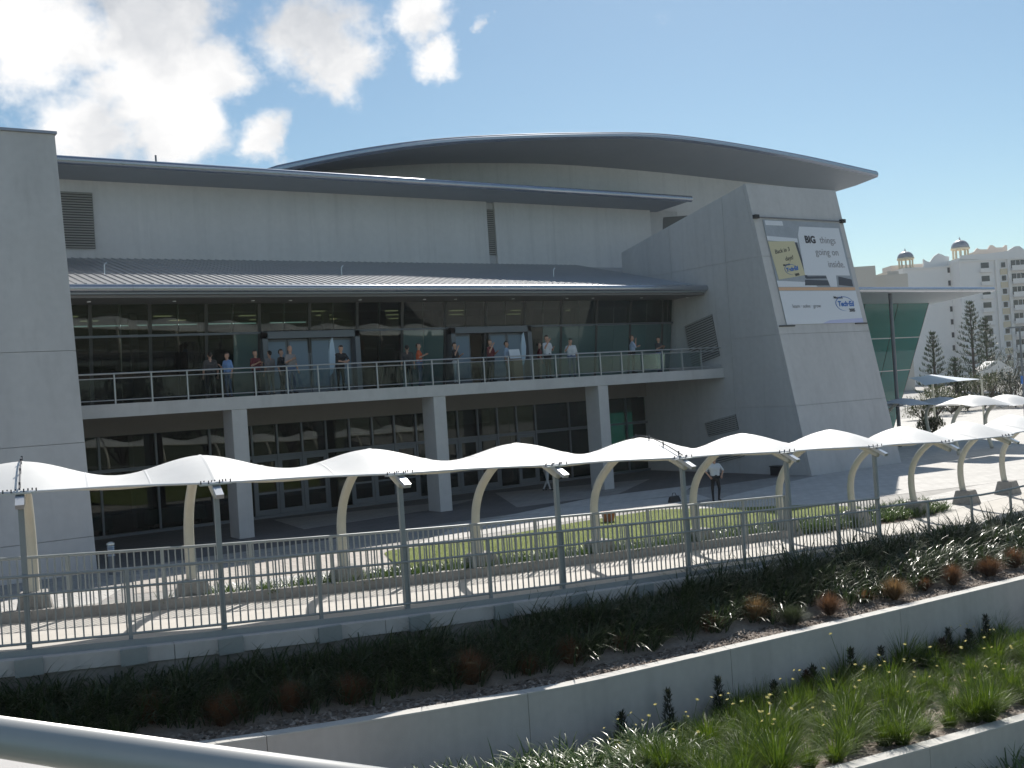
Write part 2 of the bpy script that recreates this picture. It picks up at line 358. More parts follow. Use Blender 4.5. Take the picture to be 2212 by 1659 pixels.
# plaza paving fields, each a sheet above the last
def sheet(name, pts, m, z):
    b = MB(); b.prism([(x, y, z-.004) for x, y in pts], (0, 0, .004)); return tag(b.build(name, m), kind='structure')
Z0 = lambda *pp: [tuple(onZ(x, y, 0))[:2] for x, y in pp]
sheet('paving_field', [(46, 22.6), (95, 22.6), (95, 60), (46, 60)], 'paving_light', .008)
sheet('paving_field', [(24, 27.2), (46, 22.6), (46, 36), (38.3, 32.9), (31, 31)], 'paving_light', .008)
sheet('paving_field', [(16.5, 30.6), (30, 30.9), (31, 32.8), (24.8, 34.2), (20.5, 33.9)], 'paving_light', .008)
sheet('paving_field', [(7.5, 29.6), (16.4, 26.4), (16.4, 30.5), (12.5, 31.9), (8.4, 33.2)], 'paving_tan', .008)
sheet('paving_field', [(5.4, 26.3), (13.4, 25.2), (12.6, 28.2), (9.2, 29.0)], 'paving_light', .013)
sheet('paving_field', [(2.5, 28), (5.0, 26.5), (7.6, 31), (5.2, 32.6)], 'paving_light', .008)
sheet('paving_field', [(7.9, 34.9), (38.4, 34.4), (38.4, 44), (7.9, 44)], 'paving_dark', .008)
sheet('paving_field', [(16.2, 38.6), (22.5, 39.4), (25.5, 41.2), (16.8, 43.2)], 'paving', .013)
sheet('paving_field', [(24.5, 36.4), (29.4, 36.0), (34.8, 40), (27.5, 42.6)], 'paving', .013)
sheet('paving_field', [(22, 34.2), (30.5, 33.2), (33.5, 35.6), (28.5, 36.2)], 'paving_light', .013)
# lawn
lawn = [(15.2, 30.2), (13.4, 25.4), (12.8, 22.6), (20, 22.6), (27, 22.6), (30.3, 24.0), (29.8, 26.0), (28.2, 27.8), (26.5, 30.1), (22.8, 30.1), (19.3, 29.7)]
def lawn_z(x, y): return .03+.42*(np.maximum(0, 28.6-y)/6)**1.15*np.clip((25.5-x)/7, 0, 1)
lm = MB(); rows = []
for x in frange(12.95, 30.1, .35):
    ys = []
    for k in range(len(lawn)):
        (xa, ya), (xb, yb) = lawn[k], lawn[(k+1) % len(lawn)]
        if (xa <= x) != (xb <= x): ys.append(ya+(yb-ya)*(x-xa)/(xb-xa))
    rows.append([(x, min(ys)+(max(ys)-min(ys))*q/10, float(lawn_z(x, min(ys)+(max(ys)-min(ys))*q/10))) for q in range(11)])
lm.grid(rows); lo = lm.build('lawn', 'turf', smooth=True); tag(lo, kind='structure')
import itertools
def inside(x, y, poly):
    r = np.zeros(len(x), bool); n = len(poly)
    for i in range(n):
        x1, y1 = poly[i]; x2, y2 = poly[(i+1) % n]
        c = ((y1 > y) != (y2 > y)) & (x < (x2-x1)*(y-y1)/(y2-y1+1e-9)+x1); r ^= c
    return r
n = 42000; x = U(12.5, 30.5, n); y = U(22.6, 30.3, n); k = inside(x, y, lawn); x = x[k]; y = y[k]; n = len(x)
V, Q = blades(np.stack([x, y, lawn_z(x, y)-.004], 1), U(0, 6.28, n), U(.03, .07, n), U(.006, .012, n), U(.1, .7, n), U(.2, .8, n), 1)
tag(link('lawn_grass', npmesh('lawn_grass', V, Q, 'lawn_blade')), 'short sunlit mown grass covering the curved lawn', 'grass', kind='stuff')
# ramp
xs = frange(-9, 44, .9); rb = MB()
for a, b in zip(xs[:-1], xs[1:]):
    q = [pt(a, -.2), pt(b, -.2), pt(b, 2.62), pt(a, 2.62)]
    rb.hexa([p+Vector((0, 0, -.16)) for p in q]+q)
tag(rb.build('ramp_path', 'ramp_concrete'), kind='structure')
b = MB(); rows = [[pt(x, 2.62, .0), pt(x, 3.4, .04), pt(x, 4.4, -.25 if zr(x) > .3 else .02, zf=lambda X: zr(X)), pt(x, 5.3, .03, zf=lambda X: 0)] for x in frange(-9, 30.5, .9)]
b.grid(rows); tag(b.build('garden_strip', 'mulch', smooth=True), kind='structure')
m_ = MB(); e_ = frange(30.3, 44, 1.2); m_.prism([(*pt(x, 2.63)[:2], -.6) for x in e_]+[(*pt(x, 5.21)[:2], -.6) for x in e_[::-1]], (0, 0, .603)); tag(m_.build('plaza_edge', 'paving_light'), kind='structure')
b = MB(); rows = [[pt(x, -.42, -wd(x)), pt(x, -1.0, 0, zf=lambda X: .62*(zr(X)-wd(X))+.38*zc(X)), Vector((x, Yc(x)+.7, zc(x)-.03)), Vector((x, Yc(x)+.1, zc(x)-.05))] for x in frange(-9, 44, .9)]
b.grid(rows); tag(b.build('garden_bed', 'mulch_pale', smooth=True), kind='structure')
b = MB(); rows = [[Vector((x, Yc(x)-.1, zc(x)-1.25)), Vector((x, 12.6+arc(x), .5*(zc(x)-1.25+zw(x)))), Vector((x, 10.7+arc(x)+.1, zw(x)-.04))] for x in frange(-9, 44, .9)]
b.grid(rows); tag(b.build('garden_bed', 'mulch_pale', smooth=True), kind='structure')
b = MB(); rows = [[Vector((x, 10.6+arc(x), zw(x)-.75)), Vector((x, 6+arc(x), zw(x)-1.5)), Vector((x, -1, -3.62))] for x in frange(-9, 44, .9)]
b.grid(rows); tag(b.build('garden_bed', 'mulch_pale', smooth=True), kind='structure')

# ------------------------------------------------------------------ retaining walls
def ret_wall(label, yf, zt, depth, joints, x0, x1, m='concrete_wall'):
    t = thing('retaining_wall', label, 'wall', (12, yf(12), zt(12)-depth))
    for a, c in zip(joints[:-1], joints[1:]):
        w = MB(); cp = MB()
        sub_ = frange(a+.006, c-.006, .7)
        for p, q in zip(sub_[:-1], sub_[1:]):
            yp, yq = yf(p), yf(q)
            w.hexa([(p, yp-.12, zt(p)-depth), (q, yq-.12, zt(q)-depth), (q, yq+.12, zt(q)-depth), (p, yp+.12, zt(p)-depth),
                    (p, yp-.12, zt(p)-.028), (q, yq-.12, zt(q)-.028), (q, yq+.12, zt(q)-.028), (p, yp+.12, zt(p)-.028)])
            cp.hexa([(p, yp-.128, zt(p)-.028), (q, yq-.128, zt(q)-.028), (q, yq+.128, zt(q)-.028), (p, yp+.128, zt(p)-.028),
                     (p, yp-.122, zt(p)), (q, yq-.122, zt(q)), (q, yq+.122, zt(q)), (p, yp+.122, zt(p))])
        w.build('wall_panel', m, t); cp.build('coping', 'coping', t)
    return t
ret_wall('long pale concrete garden wall with bright coping beside the brown tufts', Yc, zc, 1.6, [-9, -3, 1.2, 5.6, 9.9, 14.3, 19, 24, 29, 34, 44], -9, 44)
ret_wall('lower pale garden wall at the bottom right corner below the flowering grass', Yw, zw, 1.5, [-9, -2, 5, 10, 14.6, 19, 24, 29, 34, 44], -9, 44)
t = thing('ramp_wall', 'grey concrete wall and kerb carrying the near picket fence of the ramp', 'wall', tuple(pt(12.75, -.3, -1.2)))
jo = frange(-9, 44, 3.53)
for a, c in zip(jo[:-1], jo[1:]):
    w = MB(); k = MB(); sub_ = frange(a+.005, c-.005, .6)
    for p, q in zip(sub_[:-1], sub_[1:]):
        A = [pt(p, -.40), pt(q, -.40), pt(q, -.22), pt(p, -.22)]
        w.hexa([v+Vector((0, 0, -1.5)) for v in A]+[v+Vector((0, 0, -.30)) for v in A])
        B = [pt(p, -.47), pt(q, -.47), pt(q, -.202), pt(p, -.202)]
        k.hexa([v+Vector((0, 0, -.30)) for v in B]+[v+Vector((0, 0, -.06)) for v in B])
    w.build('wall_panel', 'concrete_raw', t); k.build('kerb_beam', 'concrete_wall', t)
PX = [-.4, 3.05, 6.0, 9.3, 12.75, 16.2, 19.6, 23.05, 26.4, 29.7, 32.8, 35.8, 38.8]
for a, c in zip(PX[1:8], PX[2:9]):
    for x in (a, (a+c)/2):
        if x > 23.5: continue
        p = pt(x, -.49); w = MB(); d = Vector((1, darc(x), 0)).normalized()
        w.bar(p-d*.2+Vector((0, 0, -.18)), p+d*.2+Vector((0, 0, -.18)), .1, .26); w.build('bracket', 'steel_paint', t)

# ------------------------------------------------------------------ main building
B = thing('convention_hall', 'large pale concrete hall with curved roof, balcony, glass front and leaning end walls', 'building', (22, 40, 0))
# left leaning pier in panels
def lean(Y0, z, k): return Y0+k*z
def yz_panel(x0, x1, y0a, za, y0b, zb, th=.5):
    return MB().hexa([(x0, y0a, za), (x1, y0a, za), (x1, y0a+th, za), (x0, y0a+th, za), (x0, y0b, zb), (x1, y0b, zb), (x1, y0b+th, zb), (x0, y0b+th, zb)])
kp = (36.98-34.85)/14.0
lv = [0, 1.1, 4.0, 6.9, 14.0]
for i in range(4):
    a, c = lv[i]+.007, lv[i+1]-.007
    for x0, x1 in ((-16, -4.01), (-3.99, 7.8)):
        yz_panel(x0, x1, 34.85+kp*a, a, 34.85+kp*c, c).build('pier_panel', 'concrete', B)
MB().hexa([(-15.9, 35.0, 0), (7.72, 35.0, 0), (7.72, 52, 0), (-15.9, 52, 0), (-15.9, 37.2, 13.96), (7.72, 37.2, 13.96), (7.72, 52, 13.96), (-15.9, 52, 13.96)]).build('pier_core', 'concrete', B)
MB().hexa([(-16.05, 36.9, 14.0), (7.86, 36.9, 14.0), (7.86, 37.5, 14.0), (-16.05, 37.5, 14.0), (-16.05, 36.92, 14.09), (7.86, 36.92, 14.09), (7.86, 37.5, 14.09), (-16.05, 37.5, 14.09)]).build('pier_capping', 'fascia', B)
# wing with leaning front
kw = (36.0-33.15)/13.9
XA, XB = 38.5, 45.0
lw = [0, 3.2, 6.55, 10.3, 13.86]
core = MB(); core.prism([(XA+.05, 33.25, 0), (XA+.05, 33.25+kw*13.8, 13.8), (XA+.05, 45.3, 11.85), (XA+.05, 45.4, 0)], (XB-XA-.1, 0, 0)); core.build('wing_core', 'concrete', B)
for i in range(4):
    a, c = lw[i]+.006, lw[i+1]-.006
    MB().hexa([(XA, 33.15+kw*a, a), (XB, 33.15+kw*a, a), (XB, 33.35+kw*a, a), (XA, 33.35+kw*a, a), (XA, 33.15+kw*c, c), (XB, 33.15+kw*c, c), (XB, 33.35+kw*c, c), (XA, 33.35+kw*c, c)]).build('front_panel', 'concrete', B)
def topz(y): return 13.86-(y-36.0)*(13.86-11.9)/(45.35-36.0)
ye = [33.36, 37.6, 41.5, 45.38]
for i in range(4):                                   # inner side panels, clipped by the sloping top
    a, c = lw[i]+.006, lw[i+1]-.006
    for j in range(3):
        y0, y1 = ye[j]+.01, ye[j+1]-.01
        def fr(z, y): return max(y, 33.36+kw*z) if j == 0 else y
        ta, tb = (min(c, topz(fr(c, y0))), min(c, topz(y1)))
        if tb <= a+.2: continue
        for X0, X1 in ((XA, XA+.06), (XB-.06, XB)):
            MB().hexa([(X0, fr(a, y0), a), (X1, fr(a, y0), a), (X1, y1, a), (X0, y1, a), (X0, fr(c, y0), ta), (X1, fr(c, y0), ta), (X1, y1, tb), (X0, y1, tb)]).build('side_panel', 'concrete', B)
# louvres
def louvre(name, corners, nrm, n, m='louvre', label=None):
    """corners: tl,tr,br,bl on the wall; slats stand proud along nrm"""
    tl, tr, br, bl = [Vector(c) for c in corners]; nv = Vector(nrm)
    fr = MB(); fr.hexa([bl+nv*.005, br+nv*.005, br+nv*.02, bl+nv*.02, tl+nv*.005, tr+nv*.005, tr+nv*.02, tl+nv*.02]); lo_ = fr.build(name, 'louvre_dark', B)
    for i in range(n):
        t0 = (i+.15)/n; t1 = (i+.85)/n
        a0 = bl.lerp(tl, t0); a1 = bl.lerp(tl, t1); b0 = br.lerp(tr, t0); b1 = br.lerp(tr, t1)
        s = MB(); s.hexa([a0+nv*.10, b0+nv*.10, b0+nv*.115, a0+nv*.115, a1+nv*.03, b1+nv*.03, b1+nv*.045, a1+nv*.045]); s.build('slat', m, lo_)
    return lo_
louvre('louvre', [(8.83, 48.63, 14.48), (11.63, 48.63, 14.48), (11.63, 48.63, 12.05), (8.83, 48.63, 12.05)], (0, -1, 0), 22)
louvre('louvre', [(32.04, 48.78, 14.62), (32.52, 48.78, 14.62), (32.52, 48.78, 12.16), (32.04, 48.78, 12.16)], (0, -1, 0), 22)
louvre('louvre', [(XA, 40.75, 7.48), (XA, 38.75, 7.9), (XA, 38.4, 5.8), (XA, 40.4, 5.4)], (-1, 0, 0), 18, 'louvre_pale')
louvre('louvre', [(XA, 39.75, 2.5), (XA, 37.6, 2.9), (XA, 37.45, 2.15), (XA, 39.55, 1.8)], (-1, 0, 0), 8, 'louvre_pale')
louvre('louvre', [(XA, 39.25, 1.25), (XA, 37.3, 1.45), (XA, 37.2, .85), (XA, 39.1, .45)], (-1, 0, 0), 7, 'louvre_pale')
# upper storey wall
MB().box((7.8, 48.65, 9.2), (32.02, 49.65, 15.17)).build('upper_wall', 'render_white', B)
MB().box((32.54, 48.65, 9.2), (43.72, 49.65, 15.17)).build('upper_wall', 'render_white', B)
MB().box((32.02, 48.8, 9.2), (32.54, 49.65, 15.17)).build('upper_wall_recess', 'concrete', B)
MB().box((43.72, 48.95, 9.2), (46.2, 49.8, 15.07)).build('upper_wall_return', 'concrete', B)
# upper roof
ur = MB(); ur.hexa([(7.0, 46.65, 15.27), (45.0, 46.65, 15.27), (45.0, 53.4, 15.12), (7.0, 53.4, 15.12), (7.0, 46.6, 15.52), (45.1, 46.6, 15.52), (45.1, 53.4, 16.3), (7.0, 53.4, 16.3)])
urf = ur.build('upper_roof', 'roof_metal', B)
MB().hexa([(7.0, 46.65, 15.2), (44.9, 46.65, 15.2), (44.4, 49.57, 14.92), (7.0, 49.57, 14.92), (7.0, 46.65, 15.26), (44.9, 46.65, 15.26), (44.55, 49.57, 15.13), (7.0, 49.57, 15.13)]).build('eave_soffit', 'soffit', urf)
def gutter(y, z, x0, x1, parent, r=.13, joints=6):
    for i in range(joints):
        a = x0+(x1-x0)*i/joints+.006; c = x0+(x1-x0)*(i+1)/joints-.006
        gm = MB(); prof = [(y-r*math.cos(t)*1.0, z+r*math.sin(t)*1.1) for t in [math.pi/2-.25*k for k in range(13)]]
        gm.prism([(a, p, q) for p, q in prof], (c-a, 0, 0)); gm.build('gutter', 'gutter', parent, smooth=False)
gutter(46.58, 15.37, 7.0, 45.15, urf, .17, 7)
# ribbed roof sheets
def rib_sheets(x0, x1, yf, zf_, yb, zb, parent, pitch=.33, m='roof_metal'):
    n = int((x1-x0)/pitch); sl_ = Vector((0, yb-yf, zb-zf_)); me = None
    s = MB(); prof = [(0, 0), (.025, .04), (.065, .04), (.09, 0), (pitch, 0)]
    top = [(p, yf, zf_+q) for p, q in prof]; bot = [(pitch, yf, zf_-.012), (0, yf, zf_-.012)]
    s.prism(top+bot, sl_)
    first = s.build('roof_sheet', m, parent)
    off = WL[parent.name]
    for i in range(n):
        o = first if i == 0 else link('roof_sheet', first.data, parent)
        o.location = (x0+i*pitch, 0, 0)
    return first
LR = MB(); LR.hexa([(7.2, 39.05, 9.02), (38.46, 39.05, 9.02), (38.46, 48.65, 9.15), (7.2, 48.65, 9.15), (7.2, 39.05, 9.30), (38.46, 39.05, 9.30), (38.46, 48.65, 11.53), (7.2, 48.65, 11.53)])
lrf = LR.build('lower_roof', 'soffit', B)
rib_sheets(7.3, 38.3, 39.22, 9.40, 48.63, 11.63, lrf)
MB().hexa([(38.47, 45.45, 9.2), (43.7, 45.45, 9.2), (43.7, 48.65, 9.2), (38.47, 48.65, 9.2), (38.47, 45.45, 10.8), (43.7, 45.45, 10.8), (43.7, 48.65, 11.53), (38.47, 48.65, 11.53)]).build('roof_return', 'roof_metal', lrf)
gutter(39.02, 9.22, 7.0, 38.49, lrf, .13, 9)
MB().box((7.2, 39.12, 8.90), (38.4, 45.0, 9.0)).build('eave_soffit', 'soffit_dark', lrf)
for k in range(12):
    xq = 9.3+k*2.55+(k % 3)*.5
    MB().lathe([(.07, 0), (.07, .02)], (xq, 40.3, 8.876), 10).build('downlight', 'downlight', lrf)
for xq in (10.4, 20.2, 31.5):                         # small roof safety posts
    MB().tube([(xq, 42.3, 10.1), (xq, 42.3, 10.5), (xq+.1, 42.3, 10.58)], .03, 6).build('anchor_post', 'galv', lrf)
MB().tube([(13.96, 46.9, 15.48), (13.96, 46.9, 15.9)], .04, 6).build('anchor_post', 'frame_alu', urf)
# right-hand continuation of the lower roof over the glass end
rr = MB(); rr.prism([(45.02, 38.55, 8.95), (62.0, 38.55, 8.95), (67.9, 46.6, 8.95), (67.9, 60, 8.95), (45.02, 60, 8.95)], (0, 0, .19))
rrf = rr.build('end_roof', 'soffit', B)
rib_sheets(45.1, 61.6, 38.6, 9.17, 45.0, 9.9, rrf)
MB().prism([(45.1, 45.0, 9.15), (66.5, 45.0, 9.15), (67.5, 46.6, 9.15), (67.5, 58, 9.15), (45.1, 58, 9.15)], (0, 0, .72)).build('roof_cap', 'roof_metal', rrf)
gutter(38.46, 9.06, 45.02, 62.35, rrf, .13, 5)
# dome roof and its curved wall
def curve(pts, n):
    P = [Vector(p) for p in pts]; out = []
    for i in range(len(P)-1):
        p0 = P[max(i-1, 0)]; p1 = P[i]; p2 = P[i+1]; p3 = P[min(i+2, len(P)-1)]
        for k in range(n):
            t = k/n; out.append(.5*((2*p1)+(p2-p0)*t+(2*p0-5*p1+4*p2-p3)*t*t+(3*p1-p0-3*p2+p3)*t**3))
    return out+[P[-1]]
edge = curve([onY(560, 372, 50.3)]+[onY(*p) for p in [(605, 358, 50), (800, 320, 49), (1000, 297, 48.3), (1265, 288, 47.0), (1460, 293, 45.6), (1700, 330, 43.5), (1895, 372, 41.5)]], 5)
inner = curve([onY(640, 380, 54), onY(730, 367, 53.5), onY(860, 357, 52.9), onY(1000, 352, 52.3), onY(1200, 355, 51.2), onY(1400, 370, 49.6), onY(1610, 393, 47.2), onY(1802, 415, 44.6)], 5)
nE = len(edge)
# match counts
def resample(c, n):
    d = [0]
    for a, b_ in zip(c[:-1], c[1:]): d.append(d[-1]+(b_-a).length)
    out = []
    for i in range(n):
        t = d[-1]*i/(n-1); j = max(0, min(len(c)-2, next((k for k in range(len(d)-1) if d[k+1] >= t), len(c)-2))); u = (t-d[j])/(d[j+1]-d[j]+1e-9); out.append(c[j].lerp(c[j+1], min(1, u)))
    return out
E_ = [e-Vector((0, 0, .30)) for e in resample(edge, 41)]; I_ = resample(inner, 41)
back = [Vector((p.x+7, p.y+19, p.z+1.2)) for p in I_]
rise = [e+Vector((0, 0, .34)) for e in E_]
dm = MB()
ridge = [e.lerp(bk, .45)+Vector((0, 0, .9)) for e, bk in zip(E_, back)]
dm.grid([rise, ridge, back]); dm.grid([[b_+Vector((0, 0, -.4)) for b_ in back], I_]); droof = dm.build('curved_roof', 'roof_metal', B, smooth=True)
s = MB(); s.grid([E_, [a.lerp(c, .5)+Vector((0, 0, -.06)) for a, c in zip(E_, I_)], I_]); s.build('curved_soffit', 'soffit', droof, smooth=True)
for i in range(0, 40, 5):
    k = MB(); seg = list(range(i, i+6))
    def off(p, j, d): 
        q = E_[min(40, j+1)]-E_[max(0, j-1)]; nrm = Vector((q.y, -q.x, 0)).normalized(); return p+nrm*d
    k.grid([[off(E_[j], j, -.02)+Vector((0, 0, -.02)) for j in seg], [off(E_[j], j, .10)+Vector((0, 0, .10)) for j in seg], [off(E_[j], j, .10)+Vector((0, 0, .24)) for j in seg], [off(E_[j], j, -.05)+Vector((0, 0, .37)) for j in seg]])
    k.build('fascia', 'gutter', droof)
dw = MB(); dw.grid([[p+Vector((0, 0, .05)) for p in I_], [Vector((p.x, p.y, 3)) for p in I_]]); dwl = dw.build('curved_wall', 'render_white', B, smooth=True)  # lighter finish than the wing, standing in for sky light on this wall
e1 = MB(); e1.add([E_[-1], I_[-1], back[-1], rise[-1]], [(0, 1, 2, 3)]); e1.build('roof_end', 'soffit', droof)
# dark vent in the curved wall
va = [onY(1433, 470, 49.0), onY(1485, 466, 48.4), onY(1485, 500, 48.4), onY(1428, 502, 49.05)]
MB().prism(va, (-.06, -.06, 0)).build('vent', 'louvre_dark', B)
# balcony and columns
MB().box((7.6, 38.2, 4.71), (38.48, 44.3, 5.17)).build('balcony_slab', 'concrete', B)
for xc in (13.54, 21.98, 30.55):
    MB().box((xc, 38.22, 0), (xc+.57, 39.2, 4.705)).build('column', 'concrete', B, bevel=.012)
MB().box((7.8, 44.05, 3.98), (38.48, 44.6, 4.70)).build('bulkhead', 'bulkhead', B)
# interior
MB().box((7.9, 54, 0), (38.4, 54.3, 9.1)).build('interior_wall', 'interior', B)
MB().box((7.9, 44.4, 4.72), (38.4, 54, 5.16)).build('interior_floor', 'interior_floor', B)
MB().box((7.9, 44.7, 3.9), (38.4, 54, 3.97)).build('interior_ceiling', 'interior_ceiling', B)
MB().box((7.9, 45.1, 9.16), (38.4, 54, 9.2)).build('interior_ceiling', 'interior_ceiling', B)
for k in range(10):
    MB().box((9.6+3*k, 47.5, 5.2), (9.9+3*k, 47.8, 9.1)).build('interior_column', 'interior_col', B)
for k in range(6):
    MB().box((12.2+4.6*k, 46.8, 0), (12.9+4.6*k, 47.5, 3.9)).build('interior_column', 'interior_col', B)
for k in range(22):
    xq = 8.6+1.37*k; yq = 46.2+(k*2.3) % 6.5
    MB().box((xq, yq, 9.10), (xq+.75, yq+.28, 9.13)).build('ceiling_light', 'lamp_panel', B)
for (a, c, y) in ((14.6, 16.0, 44.5), (23.0, 24.3, 44.8), (29.6, 37.6, 45.2)):
    MB().box((a, y, 5.2), (c, y+.1, 7.7)).build('interior_screen', 'interior_teal', B)
MB().box((31.2, 46.5, .1), (36.5, 46.6, 3.2)).build('interior_screen', 'interior_teal', B)
# upper glazing, leaning out at the top
def gy(z): return 42.0-(z-5.17)*.155
gz = thing  # noqa
ug = MB(); ug.bar((7.9, gy(7.72), 7.72), (38.45, gy(7.72), 7.72), .09, .08); ugw = ug.build('glass_wall', 'frame_alu', B); ugw['label'] = 'transom and panes of the balcony level glass wall'
mx_ = [7.95]+[9.59+2.165*k for k in range(14)]+[38.42]
for i, x in enumerate(mx_[1:-1]):
    MB().hexa([(x-.06, gy(5.2)-.02, 5.2), (x+.06, gy(5.2)-.02, 5.2), (x+.06, gy(5.2)+.22, 5.2), (x-.06, gy(5.2)+.22, 5.2),
               (x-.06, gy(8.9)-.02, 8.9), (x+.06, gy(8.9)-.02, 8.9), (x+.06, gy(8.9)+.22, 8.9), (x-.06, gy(8.9)+.22, 8.9)]).build('mullion', 'frame_dark', ugw)
doors_up = [(16.1, 20.4), (24.9, 29.3)]
for i in range(len(mx_)-1):
    a, c = mx_[i], mx_[i+1]; half = (a+c)/2
    for (p, q) in ((a+.065, half-.008), (half+.008, c-.065)):
        z0, z1 = 7.77, 8.89
        MB().hexa([(p, gy(z0), z0), (q, gy(z0), z0), (q, gy(z0)+.012, z0), (p, gy(z0)+.012, z0), (p, gy(z1), z1), (q, gy(z1), z1), (q, gy(z1)+.012, z1), (p, gy(z1)+.012, z1)]).build('pane', 'glass_clear', ugw)
        if any(d0-.3 < (p+q)/2 < d1+.1 for d0, d1 in doors_up): continue
        z0, z1 = 5.22, 7.67
        MB().hexa([(p, gy(z0), z0), (q, gy(z0), z0), (q, gy(z0)+.012, z0), (p, gy(z0)+.012, z0), (p, gy(z1), z1), (q, gy(z1), z1), (q, gy(z1)+.012, z1), (p, gy(z1)+.012, z1)]).build('pane', 'glass_film' if p > 29.4 or 14.7 < (p+q)/2 < 16 or 22.9 < (p+q)/2 < 24.2 else 'glass_clear', ugw)
    if i < 12:
        z0, z1 = 7.8, 8.9
        MB().tube([(half, gy(z0)+.35, z0-.05), (half, gy(z0)+.14, z0+.25), (half, gy(8.4)+.1, 8.4), (half, gy(z1)+.1, z1)], .028, 6).build('glass_fin', 'galv', ugw)
for d0, d1 in doors_up:
    dp = MB(); y0, y1 = 41.35, 42.1
    dp.box((d0, y0, 5.18), (d0+.22, y1, 7.72)); dp.box((d1-.22, y0, 5.18), (d1, y1, 7.72)); dp.box((d0, y0, 7.46), (d1, y1, 7.74))
    dpo = dp.build('door_portal', 'frame_alu', B)
    nD = 4; wD = (d1-d0-.44)/nD
    for k in range(nD):
        if d0 > 20 and k == 1: continue                # one leaf stands open
        a = d0+.22+k*wD; MB().box((a+.02, 41.72, 5.2), (a+wD-.02, 41.77, 7.44)).build('door_leaf', 'frame_alu', dpo)
        MB().box((a+.10, 41.70, 5.45), (a+wD-.10, 41.715, 7.34)).build('door_pane', 'door_blue', dpo)
# ground floor glazing
gg = MB(); gg.box((7.9, 44.06, 0), (38.45, 44.2, .12)); gg.box((7.9, 44.06, 2.55), (38.45, 44.2, 2.68)); ggw = gg.build('glass_wall', 'frame_alu', B); ggw['label'] = 'ground floor glass wall with rows of doors'
gx = [7.95, 10.2, 12.4, 14.6]+[16.4+1.13*k for k in range(14)]+[33.2, 35.3, 37.0, 38.4]
for x in gx[1:-1]:
    MB().box((x-.04, 44.04, .12), (x+.04, 44.22, 3.97)).build('mullion', 'frame_alu', ggw)
for a, c in zip(gx[:-1], gx[1:]):
    MB().box((a+.042, 44.13, 2.69), (c-.042, 44.14, 3.96)).build('pane', 'glass_clear', ggw)
    if 16 < a < 31 and int((a-16.4)/1.13) % 4 != 3:
        f = MB(); f.box((a+.045, 44.07, .13), (a+.16, 44.12, 2.54)); f.box((c-.16, 44.07, .13), (c-.045, 44.12, 2.54)); f.box((a+.16, 44.07, .13), (c-.16, 44.12, .36)); f.box((a+.16, 44.07, 1.02), (c-.16, 44.12, 1.10)); f.box((a+.16, 44.07, 2.40), (c-.16, 44.12, 2.54))
        d_ = f.build('door', 'frame_alu', ggw)
    MB().box((a+.042, 44.13, .13), (c-.042, 44.14, 2.54)).build('pane', 'glass_clear', ggw)
# balustrade
bl = MB(); bl.tube([(7.8, 38.33, 6.21), (38.48, 38.33, 6.21)], .028, 8); bal = bl.build('balustrade', 'rail_steel', B); bal['label'] = 'glass balcony balustrade with steel posts and double top rail'
MB().tube([(7.8, 38.37, 6.05), (38.48, 38.37, 6.05)], .018, 8).build('rail', 'rail_steel', bal)
MB().tube([(7.8, 38.37, 5.30), (38.48, 38.37, 5.30)], .015, 8).build('rail', 'rail_steel', bal)
bp_ = [8.27+1.256*k for k in range(24)]
for x in bp_: MB().bar((x, 38.36, 5.17), (x, 38.36, 6.2), .045, .05, (0, 1, 0)).build('post', 'rail_steel', bal)
for a, c in zip(bp_[:-1], bp_[1:]): MB().box((a+.04, 38.39, 5.33), (c-.04, 38.402, 6.02)).build('glass_panel', 'glass_rail', bal)
# right end glass hall
EX = [45.1, 48.7, 52.3, 55.9, 59.5, 63.0, 66.4]
def ex(x, z): return x-4.6*(x-45.1)/21.3*(1-z/9), 46.2-.4*z/9
for x in EX[1:]:
    (xa, ya), (xb, yb) = ex(x, 0), ex(x, 8.94)
    MB().hexa([(xa-.08, ya+.03, 0), (xa+.08, ya+.03, 0), (xa+.08, ya+.3, 0), (xa-.08, ya+.3, 0), (xb-.08, yb+.03, 8.94), (xb+.08, yb+.03, 8.94), (xb+.08, yb+.3, 8.94), (xb-.08, yb+.3, 8.94)]).build('end_mullion', 'frame_dark', B)
for lo_, hi in ((0.1, 2.2), (2.25, 4.4), (4.45, 6.6), (6.65, 8.93)):
    for a, c in zip(EX[:-1], EX[1:]):
        p = [(*ex(a+.04, lo_), lo_), (*ex(c-.04, lo_), lo_), (*ex(c-.04, hi), hi), (*ex(a+.04, hi), hi)]
        MB().prism(p, (0, .012, 0)).build('end_pane', 'glass_hall', B)
    for a, c in zip([46.6, 50, 53.5], [50, 53.5, 57]):
        x0 = ex(66.4, lo_)[0]; x1 = ex(66.4, hi)[0]
        MB().prism([(x0, a+.05, lo_), (x0, c-.05, lo_), (x1, c-.05, hi), (x1, a+.05, hi)], (.012, 0, 0)).build('end_pane', 'glass_hall', B)
for zq in (2.22, 4.42, 6.62): MB().prism([(*ex(45.1, zq), zq-.03), (*ex(66.4, zq), zq-.03), (*ex(66.4, zq), zq+.03), (*ex(45.1, zq), zq+.03)], (0, -.04, 0)).build('end_transom', 'rail_steel', B)
for a in (45.1, 50, 55, 60):
    MB().box((a+.1, 57.2, .1), (a+4.9, 57.22, 8.9)).build('end_pane', 'glass_hall', B)
    MB().box((a-.1, 57.1, 0), (a-.0, 57.3, 8.9)).build('end_mullion', 'frame_alu', B)
MB().box((45.0, 48.0, 6.3), (56.5, 56, 6.7)).build('interior_gallery', 'interior_teal', B)
for x in (47.5, 52.5, 57.5): MB().box((x, 49, 0), (x+.6, 49.6, 8.9)).build('interior_column', 'interior_col', B)
